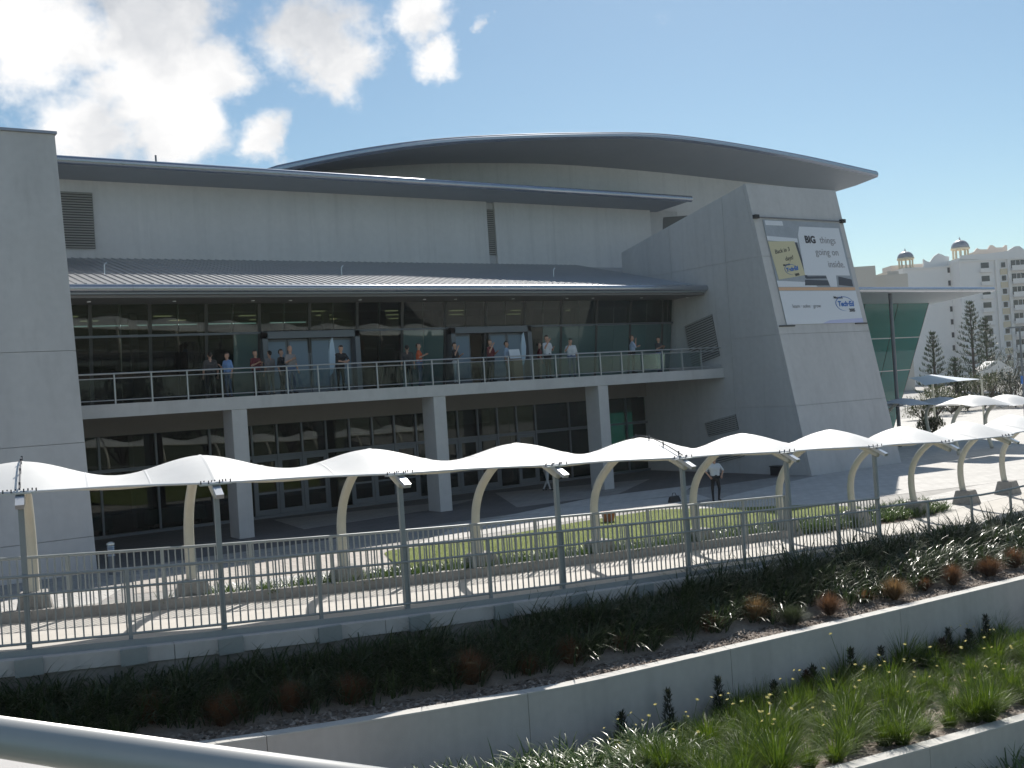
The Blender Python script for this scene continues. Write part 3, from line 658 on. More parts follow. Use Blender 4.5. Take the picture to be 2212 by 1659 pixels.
pc = onY(1921, 680, 39.6); MB().tube([(pc.x+.2, 39.6, 0), (pc.x+.2, 39.6, 8.95)], .11, 10).build('end_post', 'frame_alu', B)

# ------------------------------------------------------------------ banner on the wing
bn = thing('banner', 'large printed banner reading BIG things going on inside on leaning wall', 'banner', (41.8, 33.15+kw*7, 7.0))
eu = Vector((1, 0, 0)); ev = Vector((0, kw, 1)).normalized(); en = eu.cross(ev)
b0 = Vector((39.08, 33.15+kw*6.98, 6.98)); BWd, BHt = 5.55, 5.2
def bq(u, v, h=0): return b0+eu*(u*BWd)+ev*(v*BHt)+en*(-0 + h)
if en.y > 0: en = -en
def bpatch(name, poly, m, h, th=.006):
    return MB().prism([bq(u, v, h) for u, v in poly], en*th).build(name, m, bn)
bpatch('banner_sheet', [(0, 0), (1, 0), (1, 1), (0, 1)], 'banner_grey', .02, .02)
bpatch('lower_print', [(0, 0), (1, 0), (1, .318), (0, .318)], 'banner_white', .044)
bpatch('violet_print', [(.45, .0), (1, .0), (1, .045), (.55, .03)], 'banner_violet', .054)
bpatch('orange_print', [(0, .322), (1, .322), (1, .352), (0, .352)], 'banner_orange', .044)
bpatch('card_print', [(.37, .47), (.97, .47), (.97, .95), (.44, .95), (.40, .86)], 'banner_white', .048)
bpatch('card_print', [(.67, .356), (.76, .356), (.78, .48), (.64, .48)], 'banner_white', .0505)
bpatch('window_print', [(.02, .95), (.24, .95), (.24, .995), (.02, .995)], 'banner_white', .044)
bpatch('ledge_print', [(.0, .80), (.38, .79), (.38, .83), (.0, .845)], 'banner_white', .044)
bpatch('desk_print', [(.0, .356), (.50, .356), (.46, .40), (.0, .415)], 'banner_white', .044)
bpatch('shadow_print', [(.34, .37), (.66, .37), (.66, .42), (.36, .425)], 'banner_dark', .0445)
bpatch('keyboard_print', [(.38, .435), (.66, .44), (.66, .462), (.38, .458)], 'banner_dark', .0445)
bpatch('phone_print', [(.79, .375), (.98, .36), (.98, .43), (.81, .46)], 'banner_dark', .0445)
bpatch('note_shadow_print', [(.335, .79), (.365, .79), (.40, .45), (.37, .44)], 'banner_dark', .0445)
bpatch('note_print', [(.0, .79), (.335, .80), (.375, .47), (.03, .425)], 'note_yellow', .0485)
def btext(txt, u, v, size, m, name='lettering', bold=0., rot=0., shear=0.):
    cu = bpy.data.curves.new(name, 'FONT'); cu.body = txt; cu.size = size; cu.extrude = .003; cu.offset = bold; cu.shear = shear; cu.resolution_u = 3
    o = bpy.data.objects.new(name, cu); COL.objects.link(o)
    dg = bpy.context.evaluated_depsgraph_get(); me = bpy.data.meshes.new_from_object(o.evaluated_get(dg)); bpy.data.objects.remove(o)
    ca, sa = math.cos(rot), math.sin(rot); org = bq(u, v, .062); off = Vector(WL[bn.name])
    for vt in me.vertices:
        x, y, z = vt.co; vt.co = org+eu*(x*ca-y*sa)+ev*(x*sa+y*ca)+en*z-off
    me.materials.clear(); me.materials.append(MATS[m]); ob = link(name, me, bn); return ob
btext('BIG', .475, .79, .50, 'banner_ink', bold=.022); btext('things', .67, .79, .50, 'banner_text_grey')
btext('going on', .575, .67, .50, 'banner_text_grey'); btext('inside.', .705, .55, .50, 'banner_text_grey')
btext('Back in 3', .055, .67, .30, 'banner_ink', rot=.16, shear=.2); btext('days!', .165, .605, .30, 'banner_ink', rot=.16, shear=.2)
def logo(u, v, s, rot=0.0):
    btext('Microsoft', u-.025*s, v+.075*s, .17*s, 'banner_ink', bold=.004, rot=rot)
    btext('Tech\u00b7Ed', u+.012*s, v, .36*s, 'banner_blue', bold=.014, rot=rot, shear=.15)
    btext('2005', u+.145*s, v-.055*s, .22*s, 'banner_ink', bold=.008, rot=rot)
    c = bq(u+.105*s, v+.022, .06); k = MB()
    pts = [c+eu*(.66*s*math.cos(a))+ev*(.36*s*math.sin(a)) for a in [math.pi*.05+1.75*math.pi*i/40 for i in range(34)]]
    k.tube(pts, [.004+.014*s*math.sin(math.pi*i/33) for i in range(34)], 5); k.build('swoosh', 'banner_blue', bn)
logo(.70, .165, 1.0); logo(.14, .50, .72, .14)
btext('learn \u00b7 solve \u00b7 grow', .12, .155, .255, 'banner_text_grey')
MB().tube([(38.6, 33.15+kw*12.2-.06, 12.2), (44.8, 33.15+kw*12.2-.06, 12.2)], .03, 6).build('top_pole', 'frame_alu', bn)
MB().tube([(38.55, 33.15+kw*6.93-.06, 6.93), (39.6, 33.15+kw*6.93-.06, 6.93)], .035, 6).build('bottom_pole', 'frame_dark', bn)
MB().tube([(44.0, 33.15+kw*6.95-.06, 6.95), (44.9, 33.15+kw*6.95-.06, 6.95)], .035, 6).build('bottom_pole', 'frame_dark', bn)
for x in (38.6, 44.85): MB().box((x-.13, 33.15+kw*12.2-.2, 12.12), (x+.13, 33.15+kw*12.2, 12.3)).build('bracket', 'black', bn)

# ------------------------------------------------------------------ covered ramp: frames, membranes
ARCH = [(3.0, .0), (3.1, .5), (3.14, 1.0), (3.08, 1.45), (2.86, 1.86), (2.5, 2.20), (2.1, 2.46), (1.7, 2.65), (1.3, 2.73), (.85, 2.65), (.4, 2.49), (0., 2.31), (-.12, 2.27)]
FR = [(-.04, 2.475), (.4, 2.67), (.85, 2.83), (1.3, 2.91), (1.7, 2.83), (2.1, 2.64), (2.45, 2.38)]
def frame_dir(x):
    t = Vector((1, darc(x), 0)).normalized(); return t, Vector((-t.y, t.x, 0))
ordinal = ['', 'first', 'second', 'third', 'fourth', 'fifth', 'sixth', 'seventh', 'eighth', 'ninth', 'tenth', 'eleventh', 'twelfth']
for i, x in enumerate(PX):
    t, n_ = frame_dir(x); o = pt(x, 0); gz_ = .02
    lab = ('curved cream column of the covered walk, %s from the left edge' % ordinal[i]) if i else 'curved cream canopy column just outside the left edge'
    t_ = thing('canopy_frame', lab+(' with thin grey post' if i < 8 else ' without front post'), 'canopy column', tuple(pt(x, 3.0)), group='canopy columns along the ramp')
    P = lambda p, z: o+n_*p+Vector((0, 0, z))
    pd = MB(); a = .24; b_ = .40; q0 = P(3.0, -.25); q1 = P(3.0, .46)
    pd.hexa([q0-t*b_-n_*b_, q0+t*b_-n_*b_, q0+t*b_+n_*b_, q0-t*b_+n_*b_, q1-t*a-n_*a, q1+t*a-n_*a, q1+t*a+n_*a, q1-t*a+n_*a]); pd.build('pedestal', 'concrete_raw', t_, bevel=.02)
    path = curve([P(*c) for c in ARCH], 3)
    MB().tube(path, [.105-.035*k/(len(path)-1) for k in range(len(path))], 12).build('arch_tube', 'cream_paint', t_, smooth=True)
    if i < 8: MB().bar(P(0, -.06), P(0, 2.34), .085, .085, n_).build('post', 'steel_paint', t_)
    MB().bar(P(.05, 2.46), P(-.36, 2.26), .13, .075).build('arm', 'galv', t_)
    cp = MB().bar(P(-.03, 2.455)-t*.26, P(-.03, 2.455)+t*.26, .17, .025).build('clamp_plate', 'galv', t_)
    bo = MB()
    for k in range(9):
        c = P(-.03+.05*math.sin(k*2.1), 2.47)+t*(-.24+.06*k); bo.tube([c, c+Vector((0, 0, .055))], .011, 5)
    tag(bo.build('bolts', 'bolt', cp), kind='stuff')
    st = MB(); ar = curve([P(p, z+.008) for p, z in FR], 3); rows = [[c-t*.07+Vector((0, 0, -.024)), c+Vector((0, 0, .004)), c+t*.07+Vector((0, 0, -.024))] for c in ar]; st.grid(rows); st.build('cover_strip', 'fabric', t_, smooth=True, fix=False)
    if i in (1, 5):
        MB().tube([c+Vector((0, 0, .05)) for c in ar], .012, 5).build('ridge_cable', 'bolt', t_)
        for c in ar[1::3]: MB().tube([c, c+Vector((0, 0, .09))], .016, 5).build('cable_stud', 'bolt', t_)
MI = [(.34, 2.47), (.62, 2.53), (.95, 2.585), (1.3, 2.61), (1.6, 2.57), (1.9, 2.47), (2.12, 2.34)]
for i in range(len(PX)-1):
    xa, xb = PX[i], PX[i+1]; rows = []
    for k in range(25):
        s = k/24; x = xa+(xb-xa)*s; tt = .9*(.5-.5*math.cos(2*math.pi*s))+.1*(1-abs(2*s-1)**1.9)
        rows.append([pt(x, FR[j][0]*(1-tt)+MI[j][0]*tt, FR[j][1]*(1-tt)+MI[j][1]*tt) for j in range(7)])
    # smooth across
    rows = [curve(r, 3) for r in rows]
    lab = 'white stretched fabric canopy bay between the %s and %s curved columns from the left' % (ordinal[i], ordinal[i+1]) if i else 'white stretched fabric canopy bay cut off by the left edge'
    fc = thing('fabric_canopy', lab, 'canopy', tuple(pt((xa+xb)/2, 1.2, 2.3)), group='fabric bays of the covered walk')
    m = MB(); m.grid(rows); m.build('membrane', 'fabric', fc, smooth=True, fix=False)
    for k in (8, 16): MB().grid([[p+Vector((-.018, 0, .004)), p+Vector((.018, 0, .004))] for p in rows[k]]).build('seam', 'fabric_seam', fc, fix=False)
    MB().tube([r[0] for r in rows], .02, 6).build('edge_cable', 'fabric_strip', fc, smooth=True)
    MB().tube([r[-1] for r in rows], .03, 6).build('edge_cable', 'cream_paint', fc, smooth=True)
# ------------------------------------------------------------------ fences
def fence(label, p, x0, x1, posts, pitch, top, mid, m, kerb):
    f = thing('picket_fence', label, 'fence', tuple(pt((x0+x1)/2, p)))
    sub_ = frange(x0, x1, .6)
    for z, r_, nm in ((top, .028, 'top_rail'), (mid, .022, 'mid_rail'), (.10, .022, 'bottom_rail')):
        if z is None: continue
        MB().tube([pt(x, p, z) for x in sub_], r_, 8).build(nm, m, f, smooth=True)
    for x in posts: MB().bar(pt(x, p, -.06), pt(x, p, top+.0), .06, .06, frame_dir(x)[1]).build('post', m, f)
    n = int((x1-x0)/pitch); pk = MB().bar((0, 0, .10), (0, 0, top-.01), .021, .021).build('picket', m, f); off = Vector(WL[f.name])
    for v in pk.data.vertices: v.co = v.co+off
    for i in range(n):
        x = x0+(i+.5)*pitch; o = pk if i == 0 else link('picket', pk.data, f); o.location = pt(x, p)-off
    if kerb:
        k = MB()
        for a, c in zip(sub_[:-1], sub_[1:]):
            q = [pt(a, p-.06), pt(c, p-.06), pt(c, p+.12), pt(a, p+.12)]; k.hexa([v+Vector((0, 0, -.1)) for v in q]+[v+Vector((0, 0, .2)) for v in q])
        k.build('kerb', 'concrete_raw', f)
    else:
        k = MB()
        for a, c in zip(sub_[:-1], sub_[1:]): k.bar(pt(a, -.235, -.03), pt(c, -.235, -.03), .05, .13)
        k.build('edge_plate', m, f)
    return f
mids = [(a+c)/2 for a, c in zip(PX[1:7], PX[2:8])]+[1.3, -.4]
fence('near grey picket fence with double rail along the front of the ramp', -.06, -2.5, 23.05, mids, .128, 1.15, .86, 'fence_paint', False)
fence('far pale picket fence on concrete kerb along the back of the ramp', 2.56, -2.5, 22.6, [22.58-1.72*k for k in range(15)], .128, 1.14, None, 'steel_paint', True)
h = thing('handrail', 'low grey handrail on short posts continuing past the picket fence', 'handrail', tuple(pt(27, -.06)))
MB().tube([pt(x, -.06, .92) for x in frange(23.1, 39, .6)], .03, 8).build('rail', 'fence_paint', h, smooth=True)
for x in (25.2, 27.4, 29.6, 31.8, 34.0, 36.2, 38.4): MB().bar(pt(x, -.06, -.05), pt(x, -.06, .9), .055, .055).build('post', 'fence_paint', h)
# foreground tube rail on the camera's footbridge
d_ = (ray(-3145, 1121)).normalized(); d_.z = 0; d_.normalize()
a_ = atd(0, 1592, 1.95)
fr_ = thing('handrail', 'thick grey tube handrail crossing the bottom left corner close up', 'handrail', tuple(a_-d_*1.4+Vector((0, 0, -1.1))))
MB().tube([a_-d_*2.6, a_+d_*9], .036, 24).build('tube_rail', 'tube_paint', fr_, smooth=True)
for k in (-1.9, 5.5, 7.5): MB().tube([a_+d_*k, a_+d_*k+Vector((0, 0, -1.1))], .02, 10).build('rail_post', 'fence_paint', fr_, smooth=True)
sd_ = Vector((d_.y, -d_.x, 0)); zd = Vector((0, 0, -1.1))
tag(MB().prism([a_-d_*3+zd-sd_*.1, a_+d_*9+zd-sd_*.1, a_+d_*9+zd+sd_*2.3, a_-d_*3+zd+sd_*2.3], (0, 0, -.25)).build('footbridge_deck', 'concrete_wall'), kind='structure')

# ------------------------------------------------------------------ planting
def bed_z(x, y):
    yb_ = 17.08+arc(x); yc_ = Yc(x); t = min(1, max(0, (y-yc_-.7)/(yb_-yc_-.7))); return (1-t)*(zc(x)-.03)+t*(zr(x)-wd(x))
def strap_mesh(name, cl, m, nb=(16, 26), L_=(.45, .8), Wd=(.022, .042), lean=(.15, .8), bend=(.8, 1.7), seg=4):
    Bp = []; 
    for (x, y, z, s) in cl:
        k = random.randint(*nb); r_ = np.sqrt(U(0, 1, k))*.16*s; a = U(0, 6.28, k)
        Bp.append(np.stack([x+r_*np.cos(a), y+r_*np.sin(a), np.full(k, z), a+U(-.5, .5, k), np.full(k, s)], 1))
    Bp = np.concatenate(Bp); n = len(Bp)
    V, Q = blades(Bp[:, :3], Bp[:, 3], U(*L_, n)*Bp[:, 4], U(*Wd, n), U(*lean, n), U(*bend, n), seg)
    return npmesh(name, V, Q, m)
cl = []
for _ in range(1750):
    x = random.uniform(-2, 40); y0 = Yc(x); y = random.uniform(y0+.85, 16.98+arc(x))
    if random.random() < .55*max(0, 1-(y-y0-.85)/.45): continue
    cl.append((x, y, bed_z(x, y)-.03, random.uniform(.7, 1.2)*(1.0+.25*max(0, (y-y0-1.4)))))
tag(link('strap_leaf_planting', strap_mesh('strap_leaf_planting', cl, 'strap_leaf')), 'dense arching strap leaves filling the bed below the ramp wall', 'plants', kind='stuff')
cl = []
for _ in range(1150):
    x = random.uniform(5.2, 31.5); p = random.uniform(2.72, 3.35 if x < 20 else 4.4)
    if x < 11 and random.random() > (x-3.5)/9 or (x < 10 and p > 3.3): continue
    q = pt(x, p, 0); z = max(zr(x)*(1 if p < 3.5 else max(0, 1-(p-3.5)/1.6)), 0); cl.append((q.x, q.y, z-.01, random.uniform(.65, .92) if x < 20 else random.uniform(.65, 1.05)))
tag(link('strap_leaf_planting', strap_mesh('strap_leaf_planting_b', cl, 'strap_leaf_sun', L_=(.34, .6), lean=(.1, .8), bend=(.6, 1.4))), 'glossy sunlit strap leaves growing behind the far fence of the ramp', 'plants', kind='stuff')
cl = []
for _ in range(170):
    x = random.uniform(7.2, 11.8); y0 = 10.7+arc(x); y = random.uniform(y0+.9, y0+3.2); cl.append((x, y, .5*(zc(x)-1.25+zw(x))-.05, random.uniform(.7, 1.0)))
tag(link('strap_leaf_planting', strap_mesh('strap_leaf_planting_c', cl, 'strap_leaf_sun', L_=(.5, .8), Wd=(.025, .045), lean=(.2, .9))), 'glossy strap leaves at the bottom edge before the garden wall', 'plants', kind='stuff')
cl = []
for _ in range(260):
    x = random.uniform(12, 26); y0 = 10.6+arc(x); y = random.uniform(y0-3.0, y0-.25); cl.append((x, y, zw(x)-.8+(y-y0)*.15, random.uniform(.7, 1.05)))
tag(link('strap_leaf_planting', strap_mesh('strap_leaf_planting_d', cl, 'strap_leaf_sun')), 'strap leaves in the lowest bed at the bottom right corner', 'plants', kind='stuff')
# mulch chips
def chips(name, n, f, label):
    x = U(4, 27, n); y, z = f(x); n = len(x); a = U(0, 6.28, n); s = U(.012, .045, n); w = s*U(.25, .6, n)
    d = np.stack([np.cos(a), np.sin(a), U(-.3, .5, n)], 1)*s[:, None]; e = np.stack([-np.sin(a), np.cos(a), U(-.5, .5, n)], 1)*w[:, None]; c = np.stack([x, y, z], 1)
    V = np.stack([c-d-e, c+d-e, c+d+e, c-d+e], 1).reshape(-1, 3); tag(link(name, npmesh(name, V, np.arange(4*n).reshape(-1, 4), 'chip')), label, 'mulch', kind='stuff')
ARC = np.vectorize(arc); YC = np.vectorize(Yc); ZC = np.vectorize(zc); ZW = np.vectorize(zw)
chips('mulch_chips', 17000, lambda x: ((lambda y: (y+YC(x), ZC(x)-.035+U(0, .025, len(x))))(U(.13, 1.0, len(x)))), 'pale wood chips along the coping of the upper bed')
def lowz(x, y):
    y0 = 10.8+ARC(x); t = np.clip((y-y0)/1.8, 0, 2); zb = .5*(ZC(x)-1.25+ZW(x)); return np.where(t < 1, (ZW(x)-.04)*(1-t)+zb*t, zb*(2-t)+(ZC(x)-1.25)*(t-1))
chips('mulch_chips', 17000, lambda x: ((lambda y: (y+ARC(x)+10.7, lowz(x, y+ARC(x)+10.7)+U(.0, .025, len(x))))(U(.13, 2.6, len(x)))), 'pale wood chips between the grass clumps of the lower bed')
# round tufts
def tuft_mesh(name, m, k=900, h=.40, r=.22):
    u = U(-1, 1, k); a = U(0, 6.28, k); rr = np.sqrt(np.maximum(0, 1-u*u)); base = np.stack([rr*np.cos(a)*r*.25, rr*np.sin(a)*r*.25, np.full(k, .02)+U(0, .08, k)], 1)
    V, Q = blades(base, a, U(.75, 1.1, k)*h, U(.005, .010, k), U(.0, 1.15, k), U(.2, .9, k), 3); return npmesh(name, V, Q, m)
TM = {c: [tuft_mesh('tuft_'+c+'_a', c), tuft_mesh('tuft_'+c+'_b', c, h=.34, r=.3)] for c in ('tuft_brown', 'tuft_green', 'tuft_straw')}
c5 = lambda x, y: ((1654+x/3.4)*.96, (1240+y/3.4)*.96)
c4 = lambda x, y: ((1000+x/3.403)*.96, (1328+y/3.403)*.96)
c3 = lambda x, y: ((x/2.212)*.96, (1328+y/2.212)*.96)
def on_bed(px, py, f):
    z = 0
    for _ in range(6): q = onZ(px, py, z); z = f(q.x)
    return q
TL = [(c5(160, 560), 'tuft_straw', 'straw brown round tuft, leftmost of the sunlit tufts'), (c5(440, 570), 'tuft_green', 'dark green round tuft between the brown sunlit tufts'),
      (c5(725, 500), 'tuft_brown', 'wide rust brown tuft right of the dark green tuft'), (c5(990, 400), 'tuft_straw', 'narrow straw tuft between two larger sunlit tufts'),
      (c5(1225, 380), 'tuft_straw', 'tall straw brown tuft in the middle of the sunlit row'), (c5(1450, 310), 'tuft_brown', 'small rust tuft half sunk in the silver leaves'),
      (c5(1665, 270), 'tuft_brown', 'upright rust brown tuft, third from the right edge'), (c5(1950, 200), 'tuft_brown', 'rust brown tuft, second from the right edge'),
      (c5(2140, 135), 'tuft_brown', 'rust brown tuft touching the right edge'),
      (c4(2020, 345), 'tuft_brown', 'brown tuft where the shade ends, its crown catching the sun'), (c4(1680, 400), 'tuft_green', 'dim tuft just left of the shade edge'), (c4(1350, 490), 'tuft_brown', 'brown tuft in deep shade, second left of the shade edge'),
      (c4(960, 590), 'tuft_brown', 'brown shaded tuft above the start of the bright coping'), (c4(640, 660), 'tuft_brown', 'shaded tuft, second left of the bright coping tip'), (c4(200, 740), 'tuft_brown', 'shaded brown tuft, third left of the bright coping tip'),
      (c3(1750, 575), 'tuft_brown', 'round brown tuft in shade below the third fence bay'), (c3(1445, 620), 'tuft_brown', 'shaded brown tuft above the wall joint'), (c3(1110, 680), 'tuft_brown', 'shaded brown tuft above the left end of the wall'),
      (c3(750, 690), 'tuft_brown', 'dim brown tuft above the foreground tube rail'), (c3(380, 655), 'tuft_brown', 'dim brown tuft at far left above the tube rail')]
for i, ((px, py), m, lab) in enumerate(TL):
    q = on_bed(px, py, lambda X: zc(X)-.03); o = link('round_tuft', TM[m][i % 2], None, q); s = random.uniform(.92, 1.25)*(1.15 if i in (2, 4) else .75 if i in (3, 5) else 1.0)
    o.scale = (s, s, s*random.uniform(.95, 1.2)); o.rotation_euler = (0, 0, random.uniform(0, 6)); tag(o, lab, 'tuft grass', 'round tufts along the garden wall')
# grass clumps of the lower bed
def clump_mesh(name, k=260, h=.62):
    a = U(0, 6.28, k); r_ = np.sqrt(U(0, 1, k))*.09; base = np.stack([r_*np.cos(a), r_*np.sin(a), np.zeros(k)], 1)
    V, Q = blades(base, a+U(-.6, .6, k), U(.4, 1.05, k)*h, U(.004, .010, k), U(.0, .75, k), U(.1, 1.3, k), 4); return npmesh(name, V, Q, 'grass_clump')
GM = [clump_mesh('grass_clump_%s' % c, k, h) for c, k, h in (('a', 460, .62), ('b', 560, .55), ('c', 400, .72), ('d', 520, .46))]
fl = MB()
for k in range(6):
    a = k*math.pi/3; fl.add([(0, 0, 0), (.016*math.cos(a-.45), .016*math.sin(a-.45), .012), (.030*math.cos(a), .030*math.sin(a), .016), (.016*math.cos(a+.45), .016*math.sin(a+.45), .012)], [(0, 1, 2, 3)])
for k in range(5):
    a = k*1.257; fl.add([(0, 0, .004), (.010*math.cos(a), .010*math.sin(a), .02), (.010*math.cos(a+1.2), .010*math.sin(a+1.2), .02)], [(0, 1, 2)])
flo = fl.build('flower', 'flower', None, fix=False); FLM = flo.data; bpy.data.objects.remove(flo)
STM = MB().tube([(0, 0, -.35), (.004, 0, -.15), (0, 0, 0)], .0025, 4).build('stalk', 'grass_clump', None); STD = STM.data; bpy.data.objects.remove(STM)
ci = 0; rows_ = [.42, 1.0, 1.6, 2.2, 2.8, 3.35]
ROWN = ['front row along the lower wall', 'second row from the lower wall', 'middle row of the lower bed', 'fourth row from the lower wall', 'fifth row from the lower wall', 'back row against the garden wall']
for ri, dy in enumerate(rows_):
    X = 10.6+.35*(ri % 2); k = 0
    while X < 22.5:
        x = X+random.uniform(-.15, .15); y = 10.7+arc(x)+dy+random.uniform(-.16, .16); z = float(lowz(np.array([x]), np.array([y]))[0])
        if not (ri == 0 and random.random() < .12):
            k += 1; o = link('grass_clump', GM[random.randrange(4)], None, (x, y, z-.01)); s = random.uniform(.75, 1.35); o.scale = (s, s*random.uniform(.85, 1.2), s*random.uniform(.8, 1.15)); o.rotation_euler = (0, 0, random.uniform(0, 6))
            tag(o, 'green grass clump, %s from left in the %s' % ((ordinal+['thirteenth', 'fourteenth', 'fifteenth', 'sixteenth', 'seventeenth', 'eighteenth', 'nineteenth', 'twentieth', 'twenty-first', 'twenty-second', 'twenty-third', 'twenty-fourth', 'twenty-fifth'])[min(k, 25)], ROWN[ri]), 'grass clump', 'grass clumps of the lower bed')
            for _ in range(random.choice([0, 0, 0, 0, 1, 2, 4]) if ri > 0 else random.choice([0, 0, 0, 1])):
                a = random.uniform(0, 6.28); r_ = random.uniform(.05, .3); c = link('flower', FLM, o, (r_*math.cos(a), r_*math.sin(a), random.uniform(.5, .78)))
                c.rotation_euler = (random.uniform(-.9, .3), random.uniform(-.5, .5), a); c.scale = (1.15,)*3; s2 = link('stalk', STD, c)
        X += random.uniform(.50, .70)
# dark young shrubs at the foot of the wall
def sprig_mesh(name, m, h=.62, k=340, r=.16):
    z = U(.02, 1, k)**.9; a = U(0, 6.28, k); rad = r*(1.05-z)*np.sqrt(U(.1, 1, k))+.015
    base = np.stack([rad*np.cos(a), rad*np.sin(a), z*h], 1); V, Q = blades(base, a, U(.05, .10, k), U(.02, .035, k), U(.2, 1.0, k), U(.0, .6, k), 2); return npmesh(name, V, Q, m)
SG = [sprig_mesh('sprig_a', 'conifer'), sprig_mesh('sprig_b', 'conifer', .75, 300, .12), sprig_mesh('sprig_c', 'conifer_red', .5, 420, .2)]
stemd = MB().tube([(0, 0, -.03), (.01, 0, .3), (0, .01, .55)], [.014, .01, .004], 6).build('stem', 'bark', None); STEM = stemd.data; bpy.data.objects.remove(stemd)
SL = [(c4(1200, 1170), 0, 'dark young shrub before the wall, left of the pale flowers'), (c4(1510, 1060), 1, 'thin dark shrub before the wall joint'), (c4(1885, 960), 1, 'dark shrub before the wall under two pale flowers'),
      (c5(270, 1200), 0, 'dark green shrub before the wall, left of the leaning dark red one'), (c5(560, 1140), 2, 'bushy dark red shrub before the garden wall'), (c5(665, 1140), 0, 'dark green shrub beside the dark red one'),
      (c5(930, 1050), 1, 'tall pointed dark shrub before the middle of the wall'), (c5(1270, 1010), 1, 'pointed dark shrub right of the flower cluster'), (c5(1520, 830), 2, 'low dark red shrub at the wall foot'),
      (c5(1590, 820), 1, 'slim dark shrub beside the low red one'), (c5(1830, 790), 0, 'dark bushy shrub near the right end of the wall'), (c5(1895, 740), 1, 'slim dark shrub, tallest near the right edge'), (c5(2160, 600), 0, 'dark shrub at the right edge before the wall')]
for (px, py), k, lab in SL:
    q = on_bed(px, py, lambda X: zc(X)-1.2); y = Yc(q.x)-.42; t = thing('young_shrub', lab, 'shrub', (q.x, y, zc(q.x)-1.25), random.uniform(0, 6), 'young shrubs along the garden wall')
    link('foliage', SG[k], t); link('stem', STEM, t); t.scale = (1.25, 1.1, random.uniform(.85, 1.2))
